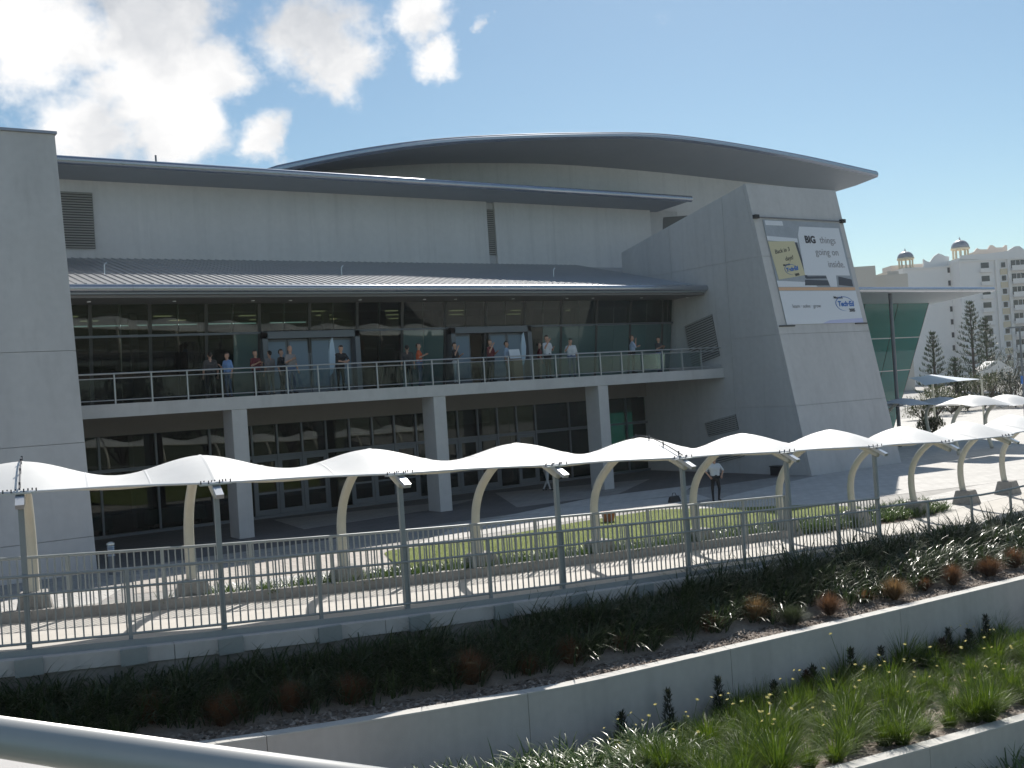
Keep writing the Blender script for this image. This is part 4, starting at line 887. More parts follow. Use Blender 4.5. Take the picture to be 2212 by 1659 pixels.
# ------------------------------------------------------------------ people
def capsule(mb, a, b_, ra, rb, n=10):
    a = Vector(a); b_ = Vector(b_); d = b_-a; L_ = d.length
    if L_ < 1e-5: d = Vector((0, 0, 1))
    d.normalize(); pts = []; rr = []
    for k in range(4): t = math.pi/2*(1-k/4); pts.append(a-d*ra*math.sin(t)); rr.append(max(.001, ra*math.cos(t)))
    pts.append(a); rr.append(ra); pts.append(b_); rr.append(rb)
    for k in range(1, 5): t = math.pi/2*k/4; pts.append(b_+d*rb*math.sin(t)); rr.append(max(.001, rb*math.cos(t)))
    mb.tube(pts, rr, n)
def body_mesh(name, arms, hip_bend=0., leg='stand', bag=False, seated=False):
    """faces -y, right hand is at -x; arms = ((elbow, wrist), (elbow, wrist)) for right and left"""
    bones = []
    A = lambda a, b_, ra, rb, l: bones.append((Vector(a), Vector(b_), ra, rb, l))
    def up_(p):                                       # bend of the upper body about the hip
        x, y, z = p; zr_ = z-.95; c, s = math.cos(hip_bend), math.sin(hip_bend); return (x, y*c-zr_*s, .95+zr_*c+y*s)
    T = lambda a, b_, ra, rb, l: A(up_(a), up_(b_), ra, rb, l)
    T((-.075, 0, .96), (.075, 0, .96), .128, .128, 2); T((-.07, 0, 1.1), (.07, 0, 1.1), .115, .115, 1); T((-.095, -.01, 1.3), (.095, -.01, 1.3), .125, .125, 1)
    T((-.07, 0, 1.0), (-.09, 0, 1.3), .115, .12, 1); T((.07, 0, 1.0), (.09, 0, 1.3), .115, .12, 1); T((-.155, 0, 1.425), (.155, 0, 1.425), .062, .062, 1)
    T((0, .01, 1.42), (0, -.005, 1.56), .062, .052, 0); T((0, -.012, 1.615), (0, .005, 1.69), .078, .092, 0); T((0, -.035, 1.585), (0, -.045, 1.60), .05, .05, 0)
    T((0, -.095, 1.655), (0, -.112, 1.63), .012, .016, 0)
    for s in (-1, 1): T((s*.09, .005, 1.66), (s*.093, .01, 1.635), .014, .010, 0)
    T((0, .03, 1.70), (0, .0, 1.725), .088, .080, 4); T((0, .055, 1.66), (0, .05, 1.70), .065, .07, 4)
    for s, (el, wr) in zip((-1, 1), arms):
        sh = up_((s*.19, 0, 1.42)); el = Vector(el); wr = Vector(wr); A(sh, el, .056, .045, 1 if True else 0); A(el, wr, .042, .030, 0)
        d = (wr-el).normalized(); palm = wr+d*.075; A(wr, palm, .030, .034, 0)
    for s in (-1, 1):
        if leg == 'stand': kn = (s*.105, -.015, .50); an = (s*.115, .02, .09)
        else: kn = (s*.12, -.02-.06*s, .5); an = (s*.15, .03+.10*s, .09)
        A((s*.085, 0, .92), kn, .092, .060, 2); A(kn, an, .058, .042, 2); A((an[0], an[1]+.02, .05), (an[0]+s*.02, an[1]-.16, .038), .044, .034, 3)
    if bag: A(up_((0, .17, 1.1)), up_((0, .17, 1.36)), .12, .11, 5)
    mb = MB()
    for a, b_, ra, rb, l in bones: capsule(mb, a, b_, ra, rb)
    me = bpy.data.meshes.new(name+'_raw'); me.from_pydata(mb.v, [], mb.f); ob = bpy.data.objects.new(name, me); COL.objects.link(ob)
    md = ob.modifiers.new('r', 'REMESH'); md.mode = 'VOXEL'; md.voxel_size = .02; md.use_smooth_shade = True
    sm_ = ob.modifiers.new('s', 'SMOOTH'); sm_.iterations = 3; sm_.factor = .5
    dg = bpy.context.evaluated_depsgraph_get(); out = bpy.data.meshes.new_from_object(ob.evaluated_get(dg)); bpy.data.objects.remove(ob)
    # fingers
    bm = bmesh.new(); bm.from_mesh(out); fm = MB()
    for s, (el, wr) in zip((-1, 1), arms):
        el = Vector(el); wr = Vector(wr); d = (wr-el).normalized(); sx = d.cross(Vector((0, 1, .2))).normalized(); nz = sx.cross(d); pal = wr+d*.085
        for k, ln in enumerate((.062, .074, .07, .055)):
            a = pal+sx*(.030-.02*k); m1 = a+d*ln*.6; tip = m1+d*ln*.35+nz*(-.03); fm.tube([a-d*.02, m1, tip], [.010, .009, .007], 6)
        a = wr+d*.03+sx*.034; fm.tube([a, a+d*.035+sx*.02, a+d*.06+sx*.018-nz*.015], [.012, .010, .008], 6)
    base = len(out.vertices); me2 = bpy.data.meshes.new('f'); me2.from_pydata(fm.v, [], fm.f); bm.from_mesh(me2); bm.to_mesh(out); bm.free()
    nf = len(out.polygons); C_ = np.zeros(nf*3); out.polygons.foreach_get('center', C_); C_ = C_.reshape(-1, 3)
    best = np.full(nf, 9.); lab = np.zeros(nf, int)
    for a, b_, ra, rb, l in bones:
        a = np.array(a); b_ = np.array(b_); d = b_-a; t = np.clip(((C_-a)@d)/max(1e-9, d@d), 0, 1); ds = np.linalg.norm(C_-(a+t[:, None]*d), axis=1)-(ra+(rb-ra)*t)
        k = ds < best; best[k] = ds[k]; lab[k] = l
    lab[nf-len(fm.f):] = 0
    for nm in ('skin', 'shirt_grey', 'trousers_black', 'black', 'hair_dark', 'black'): out.materials.append(MATS[nm])
    out.polygons.foreach_set('material_index', lab.astype(np.int32)); out.polygons.foreach_set('use_smooth', [True]*nf); out.update(); return out
DOWN = ((-.26, .03, 1.14), (-.27, -.06, .88)); DOWNL = ((.26, .03, 1.14), (.27, -.06, .88))
CUPR = ((-.27, -.04, 1.16), (-.12, -.27, 1.27)); SIPR = ((-.28, -.10, 1.20), (-.07, -.17, 1.52)); CUPL = ((.27, -.04, 1.16), (.10, -.26, 1.25))
POSE = {'stand': body_mesh('stand', (DOWN, DOWNL)), 'cup': body_mesh('cup', (CUPR, DOWNL)), 'sip': body_mesh('sip', (SIPR, CUPL)), 'both': body_mesh('both', (CUPR, CUPL)),
        'lean': body_mesh('lean', (((-.25, -.30, 1.16), (-.02, -.40, 1.10)), ((.25, -.30, 1.16), (.04, -.38, 1.13))), hip_bend=.22), 'bag': body_mesh('bag', (SIPR, DOWNL), bag=True),
        'hips': body_mesh('hips', (((-.36, .05, 1.20), (-.25, -.08, 1.0)), ((.36, .05, 1.20), (.25, -.08, 1.0))), leg='stride')}
def person(px, Y, zf, pose, shirt, trousers, face, label, h=1.78, hair='hair_dark', cup=True):
    q = onY(px, 800, Y); t = thing('person', label, 'person', (q.x, Y, zf), R(face)); t.scale = (h/1.8,)*3
    o = link('body', POSE[pose], t)
    for sl_, nm in zip(o.material_slots, ('skin', shirt, trousers, 'black', hair, 'black')): sl_.link = 'OBJECT'; sl_.material = MATS[nm]
    return t
ZB = 5.17
person(455, 40.0, ZB, 'stand', 'shirt_dark', 'trousers_black', 170, 'dark clothed person turned away, leftmost on the balcony')
person(492, 39.3, ZB, 'cup', 'shirt_blue', 'trousers_jeans', -70, 'person in blue shirt near the left end of the balcony', 1.7)
person(553, 39.8, ZB, 'both', 'shirt_maroon', 'trousers_black', 20, 'person in maroon top before the left balcony doors')
person(584, 40.6, ZB, 'cup', 'shirt_grey', 'trousers_tan', 200, 'person in grey top seen behind others by left doors')
person(609, 40.2, ZB, 'stand', 'shirt_black', 'trousers_black', 40, 'person in black shirt beside the bald one in grey', 1.8)
person(629, 39.2, ZB, 'cup', 'shirt_grey', 'trousers_jeans', 15, 'bald person in grey shirt holding a blue cup at the rail', 1.86, 'skin')
person(735, 38.95, ZB, 'lean', 'shirt_black', 'trousers_black', 5, 'person in black polo leaning with crossed arms on the rail', 1.82)
person(882, 40.6, ZB, 'stand', 'shirt_dark', 'trousers_black', 150, 'dark figure standing behind the one in orange shirt', 1.82)
person(907, 39.0, ZB, 'cup', 'shirt_orange', 'trousers_jeans', 50, 'person in orange shirt holding a cup at the rail', 1.8)
person(985, 39.3, ZB, 'sip', 'shirt_black', 'trousers_pale', 35, 'person in black shirt and pale trousers drinking', 1.78)
person(1062, 39.1, ZB, 'sip', 'shirt_maroon', 'trousers_black', 25, 'person in maroon shirt eating at the rail', 1.85, 'hair_brown')
person(1097, 39.5, ZB, 'stand', 'shirt_lightblue', 'trousers_tan', 40, 'person in light blue shirt beside the white sign', 1.78)
person(1168, 40.3, ZB, 'stand', 'shirt_maroon', 'trousers_tan', 60, 'person half hidden behind the tall one in white shirt', 1.72)
person(1185, 39.0, ZB, 'sip', 'shirt_white', 'trousers_black', 10, 'tall person in white shirt and black trousers drinking', 1.95)
person(1236, 39.0, ZB, 'bag', 'shirt_white', 'trousers_jeans', -35, 'person with dark backpack, pale shirt and jeans', 1.76)
person(1369, 39.0, ZB, 'sip', 'shirt_lightblue', 'trousers_black', 60, 'person in light blue shirt, second from the right balcony end', 1.84, 'hair_brown')
person(1426, 39.3, ZB, 'both', 'shirt_dark', 'trousers_jeans', 10, 'dark dressed person, rightmost on the balcony', 1.72)
wm = onZ(1548, 1083, 0); t = thing('person', 'man in white shirt and black trousers standing on the paving by the lawn', 'person', tuple(wm), R(-25)); t.scale = (.98,)*3
o = link('body', POSE['hips'], t)
for sl_, nm in zip(o.material_slots, ('skin', 'shirt_white', 'trousers_black', 'black', 'hair_brown', 'black')): sl_.link = 'OBJECT'; sl_.material = MATS[nm]
wm = onZ(1183, 1060, 0); t = thing('person', 'person in pale clothes walking by the ground floor doors, mostly hidden by the canopy', 'person', tuple(wm), R(80))
o = link('body', POSE['hips'], t)
for sl_, nm in zip(o.material_slots, ('skin', 'shirt_lightblue', 'trousers_pale', 'black', 'hair_dark', 'black')): sl_.link = 'OBJECT'; sl_.material = MATS[nm]
# ------------------------------------------------------------------ balcony and plaza furniture
def feather(px, Y, label, m):
    q = onY(px, 800, Y); t = thing('feather_flag', label, 'flag', (q.x, Y, ZB))
    MB().tube([(q.x, Y, ZB), (q.x, Y, ZB+1.2), (q.x+.06, Y, ZB+1.9), (q.x+.22, Y, ZB+2.2)], .014, 6).build('pole', 'frame_alu', t)
    pr = [(0, .6), (.16, .75), (.27, 1.1), (.31, 1.5), (.27, 1.9), (.22, 2.18), (.1, 2.0), (.03, 1.6), (0, 1.2)]
    MB().prism([(q.x+a-.02, Y-.01, ZB+z) for a, z in pr], (0, .012, 0)).build('flag', m, t); MB().lathe([(.2, 0), (.2, .03), (.03, .06)], (q.x, Y, ZB), 12).build('base', 'frame_dark', t)
feather(712, 39.6, 'pale blue feather flag beside the one leaning on the rail', 'sail_blue'); feather(1128, 39.7, 'white rimmed feather flag behind the sign board', 'sail_blue')
q = onY(1113, 790, 39.2); t = thing('sign_stand', 'white sign board on a brown wooden stand at the balcony rail', 'sign', (q.x, 39.2, ZB))
MB().box((q.x-.14, 39.1, ZB), (q.x+.34, 39.45, ZB+.95)).build('stand', 'sign_wood', t, bevel=.02); MB().hexa([(q.x-.32, 39.05, ZB+.97), (q.x+.24, 39.05, ZB+.97), (q.x+.24, 39.08, ZB+.97), (q.x-.32, 39.08, ZB+.97), (q.x-.32, 39.17, ZB+1.38), (q.x+.24, 39.17, ZB+1.38), (q.x+.24, 39.2, ZB+1.38), (q.x-.32, 39.2, ZB+1.38)]).build('board', 'sign_white', t)
MB().hexa([(q.x-.1, 39.15, ZB+.95), (q.x+.3, 39.15, ZB+.95), (q.x+.3, 39.4, ZB+.95), (q.x-.1, 39.4, ZB+.95), (q.x-.1, 39.2, ZB+1.0), (q.x+.3, 39.2, ZB+1.0), (q.x+.3, 39.4, ZB+1.08), (q.x-.1, 39.4, ZB+1.08)]).build('desk_top', 'sign_wood', t)
for k, (xq, w, lab) in enumerate(((9.3, 1.5, 'white clothed table inside the ground floor glass, nearest the left wall'), (12.3, 2.3, 'long white clothed table inside the ground floor glass behind the curved column'))):
    t = thing('cloth_table', lab, 'table', (xq+w/2, 45.6, 0)); y0 = 45.2
    MB().box((xq, y0, .74), (xq+w, y0+.8, .78)).build('table_top', 'cloth_white', t)
    c = MB(); n = 24; top = []; bot = []
    per = [(0, 0), (w, 0), (w, .8), (0, .8)]
    for i in range(4):
        (xa, ya), (xb, yb) = per[i], per[(i+1) % 4]
        for j in range(n): 
            s = j/n; ox = .03*math.sin(j*1.3+i); top.append((xq+xa+(xb-xa)*s, y0+ya+(yb-ya)*s, .742)); bot.append((xq+xa+(xb-xa)*s+ox*.5+(.04 if xa+(xb-xa)*s > w/2 else -.04), y0+ya+(yb-ya)*s+ox, .22))
    top.append(top[0]); bot.append(bot[0]); c.grid([top, bot]); c.build('table_cloth', 'cloth_white', t, smooth=True)
    for a in (.15, w-.15):
        for e in (.12, .68): MB().bar((xq+a, y0+e, 0), (xq+a, y0+e, .74), .04, .04).build('leg', 'frame_dark', t)
bq_ = onZ(212, 1240, 0); t = thing('bollard_light', 'short louvred metal bollard light at the foot of the left wall', 'bollard', (bq_.x+.3, bq_.y-.5, 0)); x, y = bq_.x+.3, bq_.y-.5
MB().lathe([(.1, 0), (.1, .55)], (x, y, 0), 14).build('shaft', 'frame_alu', t)
for k in range(5): MB().lathe([(.12, 0), (.09, .05)], (x, y, .56+k*.065), 14).build('fin', 'galv', t)
MB().lathe([(.125, 0), (.12, .05), (.05, .09)], (x, y, .89), 14).build('cap', 'galv', t)
q = onZ(1315, 1128, 0); tp = MB(); tp.lathe([(.17, 0), (.24, .30), (.27, .30), (.27, .36), (.22, .36), (.2, .30)], tuple(q), 14); tag(tp.build('planter_pot', 'terracotta', smooth=False), 'small terracotta pot on the paving at the lawn edge', 'pot')
q = onZ(1457, 1085, 0); t = thing('carry_bag', 'black bag lying on the paving beside the standing man', 'bag', tuple(q)); MB().hexa([q+Vector(v) for v in ((-.28, -.12, 0), (.28, -.12, 0), (.28, .12, 0), (-.28, .12, 0), (-.22, -.07, .24), (.22, -.07, .24), (.22, .07, .24), (-.22, .07, .24))]).build('bag_body', 'black', t, bevel=.03)
MB().tube([q+Vector((-.12, 0, .22)), q+Vector((-.06, 0, .36)), q+Vector((.06, 0, .36)), q+Vector((.12, 0, .22))], .014, 6).build('handle', 'black', t)
t = thing('wall_box', 'small dark box standing against the foot of the leaning wing wall', 'box', (38.3, 35.0, 0)); MB().box((38.0, 34.5, 0), (38.42, 35.2, .42)).build('box_body', 'black', t, bevel=.03); MB().box((37.98, 34.48, .42), (38.44, 35.22, .46)).build('lid', 'frame_dark', t)

# ------------------------------------------------------------------ far things
c6 = lambda x, y: ((1880+x/3.686)*.96, (500+y/3.686)*.96)
HD = 250.
def hu(cx, cy): q = atd(*c6(cx, cy), HD); return q.dot(r0), q.z
hotel = thing('hotel_building', 'pale many storey hotel with two domed cupolas and balconies far right', 'building', tuple(r0*hu(1100, 600)[0]+f0*HD))
def hpt(u, d, z): return r0*u+f0*(HD+d)+Vector((0, 0, z))
def hbox(u0_, u1, z0, z1, d0, d1): 
    return MB().hexa([hpt(u0_, d0, z0), hpt(u1, d0, z0), hpt(u1, d1, z0), hpt(u0_, d1, z0), hpt(u0_, d0, z1), hpt(u1, d0, z1), hpt(u1, d1, z1), hpt(u0_, d1, z1)])
uL = hu(565, 400)[0]; uM = hu(955, 400)[0]; uR = hu(1563, 400)[0]+14; zA = hu(700, 372)[1]; zB = hu(1250, 300)[1]
hbox(uL, uM, 0, zA, 0, 16).build('wall', 'hotel_wall', hotel); hbox(uM, uR, 0, zB, -5, 16).build('wall', 'hotel_wall', hotel)
hbox(uM-.15, uR, zB-1.0, zB-.6, -5.35, 16).build('cornice', 'hotel_trim', hotel); hbox(uL-.2, uM, zA-.5, zA-.1, -.3, 16).build('cornice', 'hotel_trim', hotel)
def gable(pts, d, th, m):
    w = MB(); base = [hpt(u, d, z) for u, z in pts]; w.prism(base, f0*th); return w.build('gable_parapet', m, hotel)
def gp(*l): return [hu(*p) for p in l]
gable(gp((745, 385), (745, 300), (775, 320), (800, 325), (835, 275), (870, 252), (900, 262), (925, 275), (960, 280), (960, 385)), 1, .5, 'hotel_wall')
gable(gp((960, 330), (960, 300), (1030, 292), (1170, 285), (1290, 270), (1340, 262), (1400, 225), (1440, 222), (1490, 262), (1563, 275), (1700, 280), (1700, 330)), -5.3, .5, 'hotel_wall')
gable(gp((1170, 290), (1175, 240), (1215, 225), (1240, 195), (1262, 205), (1330, 205), (1350, 170), (1370, 170), (1400, 190), (1460, 188), (1475, 170), (1492, 170), (1497, 262), (1497, 290)), 4, .6, 'hotel_pink')
gable(gp((1530, 290), (1535, 215), (1700, 200), (1700, 290)), 5, .6, 'hotel_pink')
hbox(uL, uR, zA-.2, zA+1.5, 8, 14).build('penthouse', 'hotel_pink', hotel)
for (cx, cy0, cy1, cyt, w) in ((630, 370, 290, 225, 130), (1090, 290, 205, 130, 142)):
    u, z0 = hu(cx, cy0); z1 = hu(cx, cy1)[1]; z2 = hu(cx, cyt)[1]; r_ = w*.0279/2; d = 3.2; c = hpt(u, d, 0)
    drum = MB().lathe([(r_*1.0, z0-.8), (r_*1.0, z0), (r_*.95, z0+.05)], tuple(c), 20).build('cupola', 'hotel_yellow', hotel)
    for k in range(10):
        a = k*math.pi/5; cc = c+Vector((r_*.86*math.cos(a), r_*.86*math.sin(a), 0)); MB().tube([cc+Vector((0, 0, z0)), cc+Vector((0, 0, z1))], .2, 8).build('cupola_column', 'hotel_yellow', drum)
    MB().lathe([(r_*1.02, z1-.25), (r_*1.1, z1), (r_*1.06, z1+.2)], tuple(c), 20).build('cupola_ring', 'hotel_yellow', drum)
    MB().lathe([(r_*1.02*math.cos(t), z1+.2+(z2-z1-.2)*math.sin(t)) for t in [math.pi/2*k/8 for k in range(8)]]+[(.1, z2), (.05, z2+.7)], tuple(c), 20).build('cupola_dome', 'hotel_dome', drum, smooth=True)
    MB().lathe([(.12, z2), (.25, z2+.2), (.05, z2+.6)], tuple(c), 8).build('finial', 'hotel_trim', drum)
st0 = hu(1440, 365)[1]; dst = 3.0
for k in range(10):
    zc_ = st0-dst*k
    if zc_ < 1.5: break
    u = hu(1163, 400)[0]; dy = -5
    hbox(u-.9, u+.9, zc_-.75, zc_+.75, dy-.06, dy+.1).build('window', 'window_dark', hotel); hbox(u-1.3, u+1.4, zc_-1.35, zc_-.55, dy-.8, dy-.7).build('balcony_front', 'hotel_trim', hotel); hbox(u-1.3, u+1.4, zc_-1.5, zc_-1.35, dy-.8, dy-.06).build('balcony_floor', 'hotel_trim', hotel)
    u = hu(1312, 400)[0]; hbox(u-.45, u+.45, zc_-.6, zc_+.55, dy-.12, dy+.05).build('window', 'window_dark', hotel); hbox(u-.8, u+.8, zc_-2.2, zc_-.9, dy-.1, dy+.05).build('spandrel', 'hotel_yellow', hotel)
    u = hu(1450, 400)[0]; hbox(u-2.1, u+2.1, zc_-.9, zc_+.85, dy-.07, dy+.1).build('window', 'window_dark', hotel); hbox(u-2.4, u+2.4, zc_-1.35, zc_-.35, dy-1.3, dy-1.2).build('balcony_front', 'hotel_trim', hotel); hbox(u-2.4, u+2.4, zc_-1.55, zc_-1.36, dy-1.3, dy-.07).build('balcony_floor', 'hotel_trim', hotel)
    for e in (-1.0, 0, 1.0): hbox(u+e-.06, u+e+.06, zc_-.88, zc_+.83, dy-.12, dy-.075).build('window_bar', 'hotel_trim', hotel)
    u = hu(1620, 400)[0]; hbox(u-1.6, u+1.6, zc_-.9, zc_+.85, dy-.07, dy+.1).build('window', 'window_dark', hotel)
for cx in (1255, 1355, 1560): u = hu(cx, 400)[0]; hbox(u-.35, u+.35, 0, zB-1.02, -5.5, -5.02).build('pilaster', 'hotel_trim', hotel)
u = hu(940, 400)[0]
for k in range(9): hbox(u-.28, u+.28, st0-dst*k-.6, st0-dst*k+.6, -.08, .1).build('window', 'window_dark', hotel)
fb = thing('flat_roof_building', 'tan flat roofed block rising behind the glass hall roof', 'building', tuple(atd(*c6(230, 800), 200)))
def fbox(cx0, cx1, cy, D, m, nm):
    a = atd(*c6(cx0, cy), D); b_ = atd(*c6(cx1, cy), D); ua, ub = a.dot(r0), b_.dot(r0); z = (a.z+b_.z)/2
    P = lambda u, d, z: r0*u+f0*(D+d)+Vector((0, 0, z)); MB().hexa([P(ua, 0, 0), P(ub, 0, 0), P(ub, 10, 0), P(ua, 10, 0), P(ua, 0, z), P(ub, 0, z), P(ub, 10, z), P(ua, 10, z)]).build(nm, m, fb)
fbox(60, 332, 372, 200, 'hotel_tan', 'tower_block'); fbox(332, 600, 432, 202, 'hotel_tan', 'low_block'); fbox(430, 525, 405, 203, 'hotel_tan', 'plant_room'); fbox(120, 330, 366, 199.9, 'hotel_tan', 'parapet')
# Norfolk pines
def pine(px, py_top, D, label, hgt=None, seed=1):
    rs = np.random.default_rng(seed); top = atd(*c6(px, py_top), D); base = Vector((top.x, top.y, 0)); h_ = top.z
    t = thing('pine_tree', label, 'tree', tuple(base), group='tiered pines before the hotel')
    MB().tube([base, base+Vector((0, 0, h_*.5)), base+Vector((0, 0, h_))], [.22, .13, .02], 8).build('trunk', 'bark', t)
    br = MB(); Bp = []; z = 1.2
    while z < h_-.2:
        L_ = (h_-z)*.26+.25; nb = 6; a0 = rs.uniform(0, 1)
        for k in range(nb):
            a = a0+k*2*math.pi/nb; d = Vector((math.cos(a), math.sin(a), .22)); p0 = base+Vector((0, 0, z)); br.tube([p0, p0+d*L_*.6, p0+d*L_+Vector((0, 0, .15*L_))], [.035, .02, .008], 5)
            for j in range(int(17*L_)+4):
                s = rs.uniform(.18, 1.05); c = p0+d*L_*s+Vector((0, 0, .15*L_*s*s)); Bp.append((c.x+rs.normal(0, .08*L_*.5), c.y+rs.normal(0, .08*L_*.5), c.z+rs.uniform(-.06, .08), a+rs.uniform(-1.4, 1.4)))
        z += max(.45, .085*h_*(1-z/h_)+.28)
    br.build('branches', 'bark', t); Bp = np.array(Bp); n = len(Bp); V, Q = blades(Bp[:, :3]-np.array(base), Bp[:, 3], U(.25, .5, n), U(.06, .12, n), U(.2, 1.2, n), U(-.6, .2, n), 2)
    link('crown', npmesh('pine_crown', V, Q, 'pine_leaf'), t)
pine(1110, 650, 120, 'tall tiered pine standing before the hotel facade', seed=2); pine(800, 912, 112, 'small tiered pine in front of the white hotel wall', seed=3); pine(1235, 790, 135, 'bushy pine right behind the tall tiered one', seed=4); pine(985, 1110, 105, 'young low pine between the two larger pines', seed=5)
# shrubs and trees
def leafy(name, label, c, rad, hgt, m, n=1500, leaf=(.1, .22), trunk=0, cat='bush', group=None, zb=0):
    t = thing(name, label, cat, (c[0], c[1], zb), group=group)
    k = max(4, int(6)); pts = []
    for _ in range(14):
        a = random.uniform(0, 6.28); r_ = rad*math.sqrt(random.random())*.75; zz_ = trunk+(hgt-trunk)*random.uniform(.2, .85); pts.append((r_*math.cos(a), r_*math.sin(a), zz_, rad*random.uniform(.3, .5)))
    P_ = np.array(pts); idx = RNG.integers(0, len(P_), n); dv = RNG.normal(size=(n, 3)); dv /= np.linalg.norm(dv, axis=1)[:, None]
    pos = P_[idx, :3]+dv*(P_[idx, 3]*U(.55, 1.05, n))[:, None]*np.array([1, 1, .8]); pos[:, 2] = np.clip(pos[:, 2], .05 if not trunk else trunk*.6, None)
    V, Q = blades(pos, U(0, 6.28, n), U(*leaf, n), U(leaf[0]*.5, leaf[1]*.6, n), U(0, 2.2, n), U(-.4, .8, n), 1); link('crown', npmesh(name+'_crown', V, Q, m), t)
    s = MB()
    if trunk: s.tube([(0, 0, -.1), (.05, .03, trunk*.6), (0, 0, hgt*.6)], [rad*.09, rad*.07, rad*.03], 8)
    else: s.tube([(0, 0, -.1), (0, 0, hgt*.5)], [.06, .02], 6)
    for q_ in pts[:7]: s.tube([(0, 0, max(.1, trunk*.8)), tuple(v*.6 for v in q_[:2])+(trunk*.8+(q_[2]-trunk*.8)*.6,), q_[:3]], [rad*.035, rad*.025, rad*.01], 5)
    o = s.build('trunk', 'bark', None); o.parent = t; return t
BL = [(700, 1380, 92, 1.5, 2.3, 'bush_leaf', 'olive bush under the shade sail, leftmost of the hedge'), (830, 1400, 96, 1.9, 2.6, 'bush_leaf', 'olive bush below the middle of the shade sail'), (950, 1400, 99, 1.8, 2.5, 'bush_leaf', 'olive bush below the right tip of the shade sail'),
      (1080, 1330, 104, 2.0, 3.1, 'bush_leaf', 'rounded bush at the foot of the tall tiered pine'), (1220, 1290, 106, 2.6, 3.7, 'bush_leaf', 'broad bush right of the tall tiered pine'), (1360, 1330, 108, 2.4, 3.4, 'bush_leaf', 'bush left of the grey lamp post'), (1480, 1310, 104, 2.4, 3.6, 'bush_dark', 'dark bush behind the grey lamp post'), (1640, 1300, 104, 3.0, 4.0, 'bush_dark', 'dark bush cut by the right edge'),
      (1290, 1100, 150, 4.4, 6.2, 'bush_dark', 'wide dark tree crown before the hotel balconies'), (1440, 1130, 140, 2.8, 5.2, 'bush_dark', 'dark round tree left of the lamp post top'), (770, 1560, 70, 1.0, 1.3, 'bush_leaf', 'low green bush below the blue shaded canopies')]
for cx, cy, D, r_, h_, m, lab in BL:
    q = atd(*c6(cx, cy), D); leafy('garden_bush' if h_ < 5 else 'shade_tree', lab, (q.x, q.y), r_, h_, m, 1500, (.16, .34), 0 if h_ < 5 else 1.2, 'bush' if h_ < 5 else 'tree', 'bushes before the hotel' if h_ < 5 else 'trees before the hotel')
for i in range(13):
    x = -46+10*i+random.uniform(-2, 2); y = -30-random.uniform(0, 14); leafy('broad_tree', 'broad dark tree across the road, number %d of the row seen in the glass' % (i+1) if False else '%s broad dark tree from the left in the row mirrored in the glass' % (ordinal+['thirteenth'])[i+1], (x, y), random.uniform(5, 6.5), random.uniform(12, 16), 'bush_dark', 2600, (.5, 1.0), 3, 'tree', 'trees opposite the hall', zb=-3.6)
# shade sail, far canopies, lamp, kiosk, cars
sa = [atd(*c6(600, 1290), 66), atd(*c6(800, 1262), 74), atd(*c6(1210, 1302), 76), atd(*c6(740, 1352), 62)]
t = thing('shade_sail', 'pale four cornered shade sail beside the glass hall', 'shade sail', (sa[3].x, sa[3].y, 0)); rows = []
for i in range(13):
    u = i/12; rw = []
    for j in range(13):
        v = j/12; p = sa[0].lerp(sa[1], u).lerp(sa[3].lerp(sa[2], u), v); c_ = Vector(((sa[0]+sa[1]+sa[2]+sa[3])/4)); k = 1-.10*(math.sin(math.pi*u)*(1-math.sin(math.pi*v))+math.sin(math.pi*v)*(1-math.sin(math.pi*u))); rw.append(c_+(p-c_)*k)
    rows.append(rw)
MB().grid(rows).build('membrane', 'fabric_shaded_blue', t, smooth=True)
for p in (sa[1], sa[2]): MB().tube([Vector((p.x, p.y, 0)), p], .07, 8).build('mast', 'cream_paint', t)
def far_canopy(cx0, cx1, cyp, cye, D, m, label):
    a = atd(*c6(cx0, cye), D); b_ = atd(*c6(cx1, cye), D+1.5); pk_ = atd(*c6((cx0+cx1)/2, cyp), D+1.2).z; t = thing('fabric_canopy', label, 'canopy', (a.x, a.y, 0), group='distant fabric canopies')
    rows = []; ax = (b_-a); ax.z = 0; pr = Vector((-ax.y, ax.x, 0)).normalized()
    for i in range(15):
        s = i/14; rw = []
        for j in range(9):
            v = j/8*2-1; z = a.z+(b_.z-a.z)*s+(pk_-a.z)*math.sin(math.pi*s)**.8*(1-v*v*.8)-.15*v*v; rw.append(Vector((a.x, a.y, 0))+ax*s+pr*(1.3+v*1.3)+Vector((0, 0, z)))
        rows.append(rw)
    MB().grid(rows).build('membrane', m, t, smooth=True)
    mid = Vector((a.x, a.y, 0))+ax*.5+pr*2.4; MB().tube(curve([mid, mid+pr*.3+Vector((0, 0, 1.2)), mid+pr*.1+Vector((0, 0, 2.0)), mid-pr*.9+Vector((0, 0, pk_-.12))], 4), .1, 8).build('column', 'cream_paint', t, smooth=True)
far_canopy(620, 850, 1440, 1498, 60, 'fabric_shaded_blue', 'grey blue shaded canopy, leftmost of the distant row'); far_canopy(870, 1205, 1428, 1500, 64, 'fabric_shaded_blue', 'grey blue shaded canopy, second of the distant row')
far_canopy(1140, 1525, 1408, 1503, 52, 'fabric', 'bright white canopy, third of the distant row'); far_canopy(1480, 1760, 1405, 1500, 55, 'fabric', 'bright white canopy of the distant row cut by the right edge'); far_canopy(430, 625, 1478, 1512, 62, 'fabric', 'small pale canopy edge beside the leaning wing wall')
lp = atd(*c6(1535, 1010), 80); t = thing('lamp_post', 'slim grey lamp post near the right edge', 'lamp post', (lp.x, lp.y, 0)); MB().tube([(lp.x, lp.y, 0), (lp.x, lp.y, 4), (lp.x, lp.y, lp.z+1.2)], [.11, .09, .06], 8).build('pole', 'frame_alu', t)
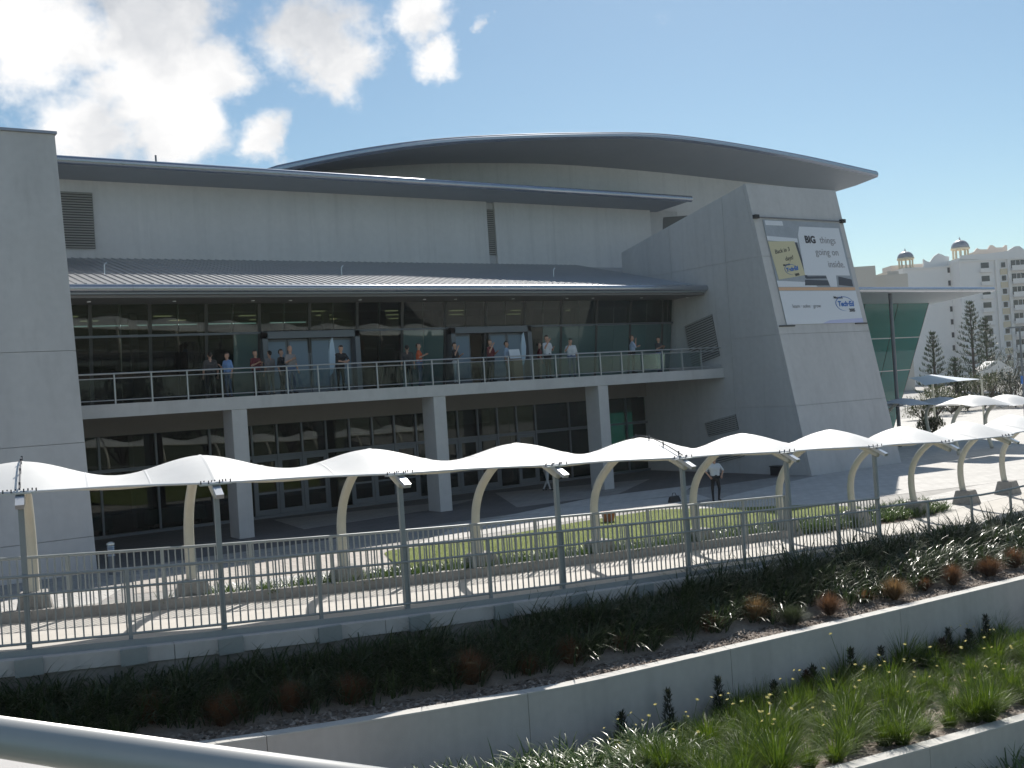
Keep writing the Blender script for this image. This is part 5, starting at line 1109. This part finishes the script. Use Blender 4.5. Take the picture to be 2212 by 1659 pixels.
MB().hexa([Vector((lp.x, lp.y, lp.z+1.2))+r0*u*.9+f0*d*.12+Vector((0, 0, z)) for z in (0, .1) for u, d in ((-1, -1), (.2, -1), (.2, 1), (-1, 1))]).build('lamp_head', 'frame_alu', t)
MB().box((lp.x-.22, lp.y-.05, 2.8), (lp.x+.22, lp.y+.05, 3.4)).build('sign_plate', 'banner_blue', t)
kq = atd(*c6(1345, 1245), 125); t = thing('garden_kiosk', 'small white gabled kiosk roof between the far bushes', 'kiosk', (kq.x, kq.y, 0)); w_ = 1.9; z0 = kq.z
def K(u, d, z): return Vector((kq.x, kq.y, 0))+r0*u+f0*d+Vector((0, 0, z))
MB().prism([K(-w_, 0, z0), K(w_, 0, z0), K(w_, 0, z0+.25), K(.3, 0, z0+1.35), K(-.3, 0, z0+1.35), K(-w_, 0, z0+.25)], f0*2.5).build('roof', 'hotel_trim', t)
for u in (-1.9, 1.7):
    for d in (.2, 2.1): MB().hexa([K(u, d, 0), K(u+.2, d, 0), K(u+.2, d+.2, 0), K(u, d+.2, 0), K(u, d, z0), K(u+.2, d, z0), K(u+.2, d+.2, z0), K(u, d+.2, z0)]).build('post', 'hotel_trim', t)
def car(px, py, D, rz, m, label):
    q = atd(*c6(px, py), D); t = thing('parked_car', label, 'car', (q.x, q.y, .0), rz, 'cars parked beyond the plaza')
    pr = [(-2.1, .35), (-2.15, .6), (-2.0, .82), (-1.1, .95), (-.5, 1.38), (.75, 1.42), (1.5, 1.0), (2.05, .9), (2.12, .55), (2.05, .3)]
    b_ = MB(); b_.prism([(x, -.82, z) for x, z in pr], (0, 1.64, 0)); b_.build('body', m, t, bevel=.06)
    for s in (-1, 1): MB().prism([(-.95, s*.83, .97), (1.3, s*.83, 1.0), (.72, s*.80, 1.34), (-.45, s*.80, 1.32)], (0, s*.01, 0)).build('side_window', 'window_dark', t)
    MB().hexa([(-1.14, -.7, .97), (-1.14, .7, .97), (-1.1, .7, .96), (-1.1, -.7, .96), (-.56, -.62, 1.36), (-.56, .62, 1.36), (-.5, .62, 1.37), (-.5, -.62, 1.37)]).build('windscreen', 'window_dark', t)
    for x in (-1.3, 1.3):
        for s in (-1, 1): MB().tube([(x, s*.66, .31), (x, s*.86, .31)], .31, 14).build('wheel', 'tyre', t)
    for s in (-1, 1): MB().box((-2.17, s*.62-.16, .6), (-2.08, s*.62+.16, .74)).build('headlight', 'galv', t)
car(960, 1560, 112, 2.3, 'car_silver', 'silver car parked beyond the far canopies, left one'); car(1100, 1550, 118, 2.2, 'car_white', 'white car parked beyond the far canopies, right one'); car(1290, 1555, 115, 2.4, 'car_white', 'white car parked below the bright far canopy')

# ------------------------------------------------------------------ haze
hz = MB().box((-3100, -3100, -5.4), (3100, 3100, 42)).build('haze', 'black', None); hz.data.materials.clear()
hm = bpy.data.materials.new('haze'); hm.use_nodes = True; t = hm.node_tree; t.nodes.clear()
pv = N(t, 'ShaderNodeVolumePrincipled'); pv.inputs['Color'].default_value = (.93, .96, 1, 1); pv.inputs['Density'].default_value = .00024; pv.inputs['Anisotropy'].default_value = .25
oo = N(t, 'ShaderNodeOutputMaterial'); t.links.new(pv.outputs[0], oo.inputs['Volume']); hz.data.materials.append(hm); hz.display_type = 'WIRE'
tag(hz, kind='stuff'); hz['label'] = 'thin bright haze filling the air over the whole place'
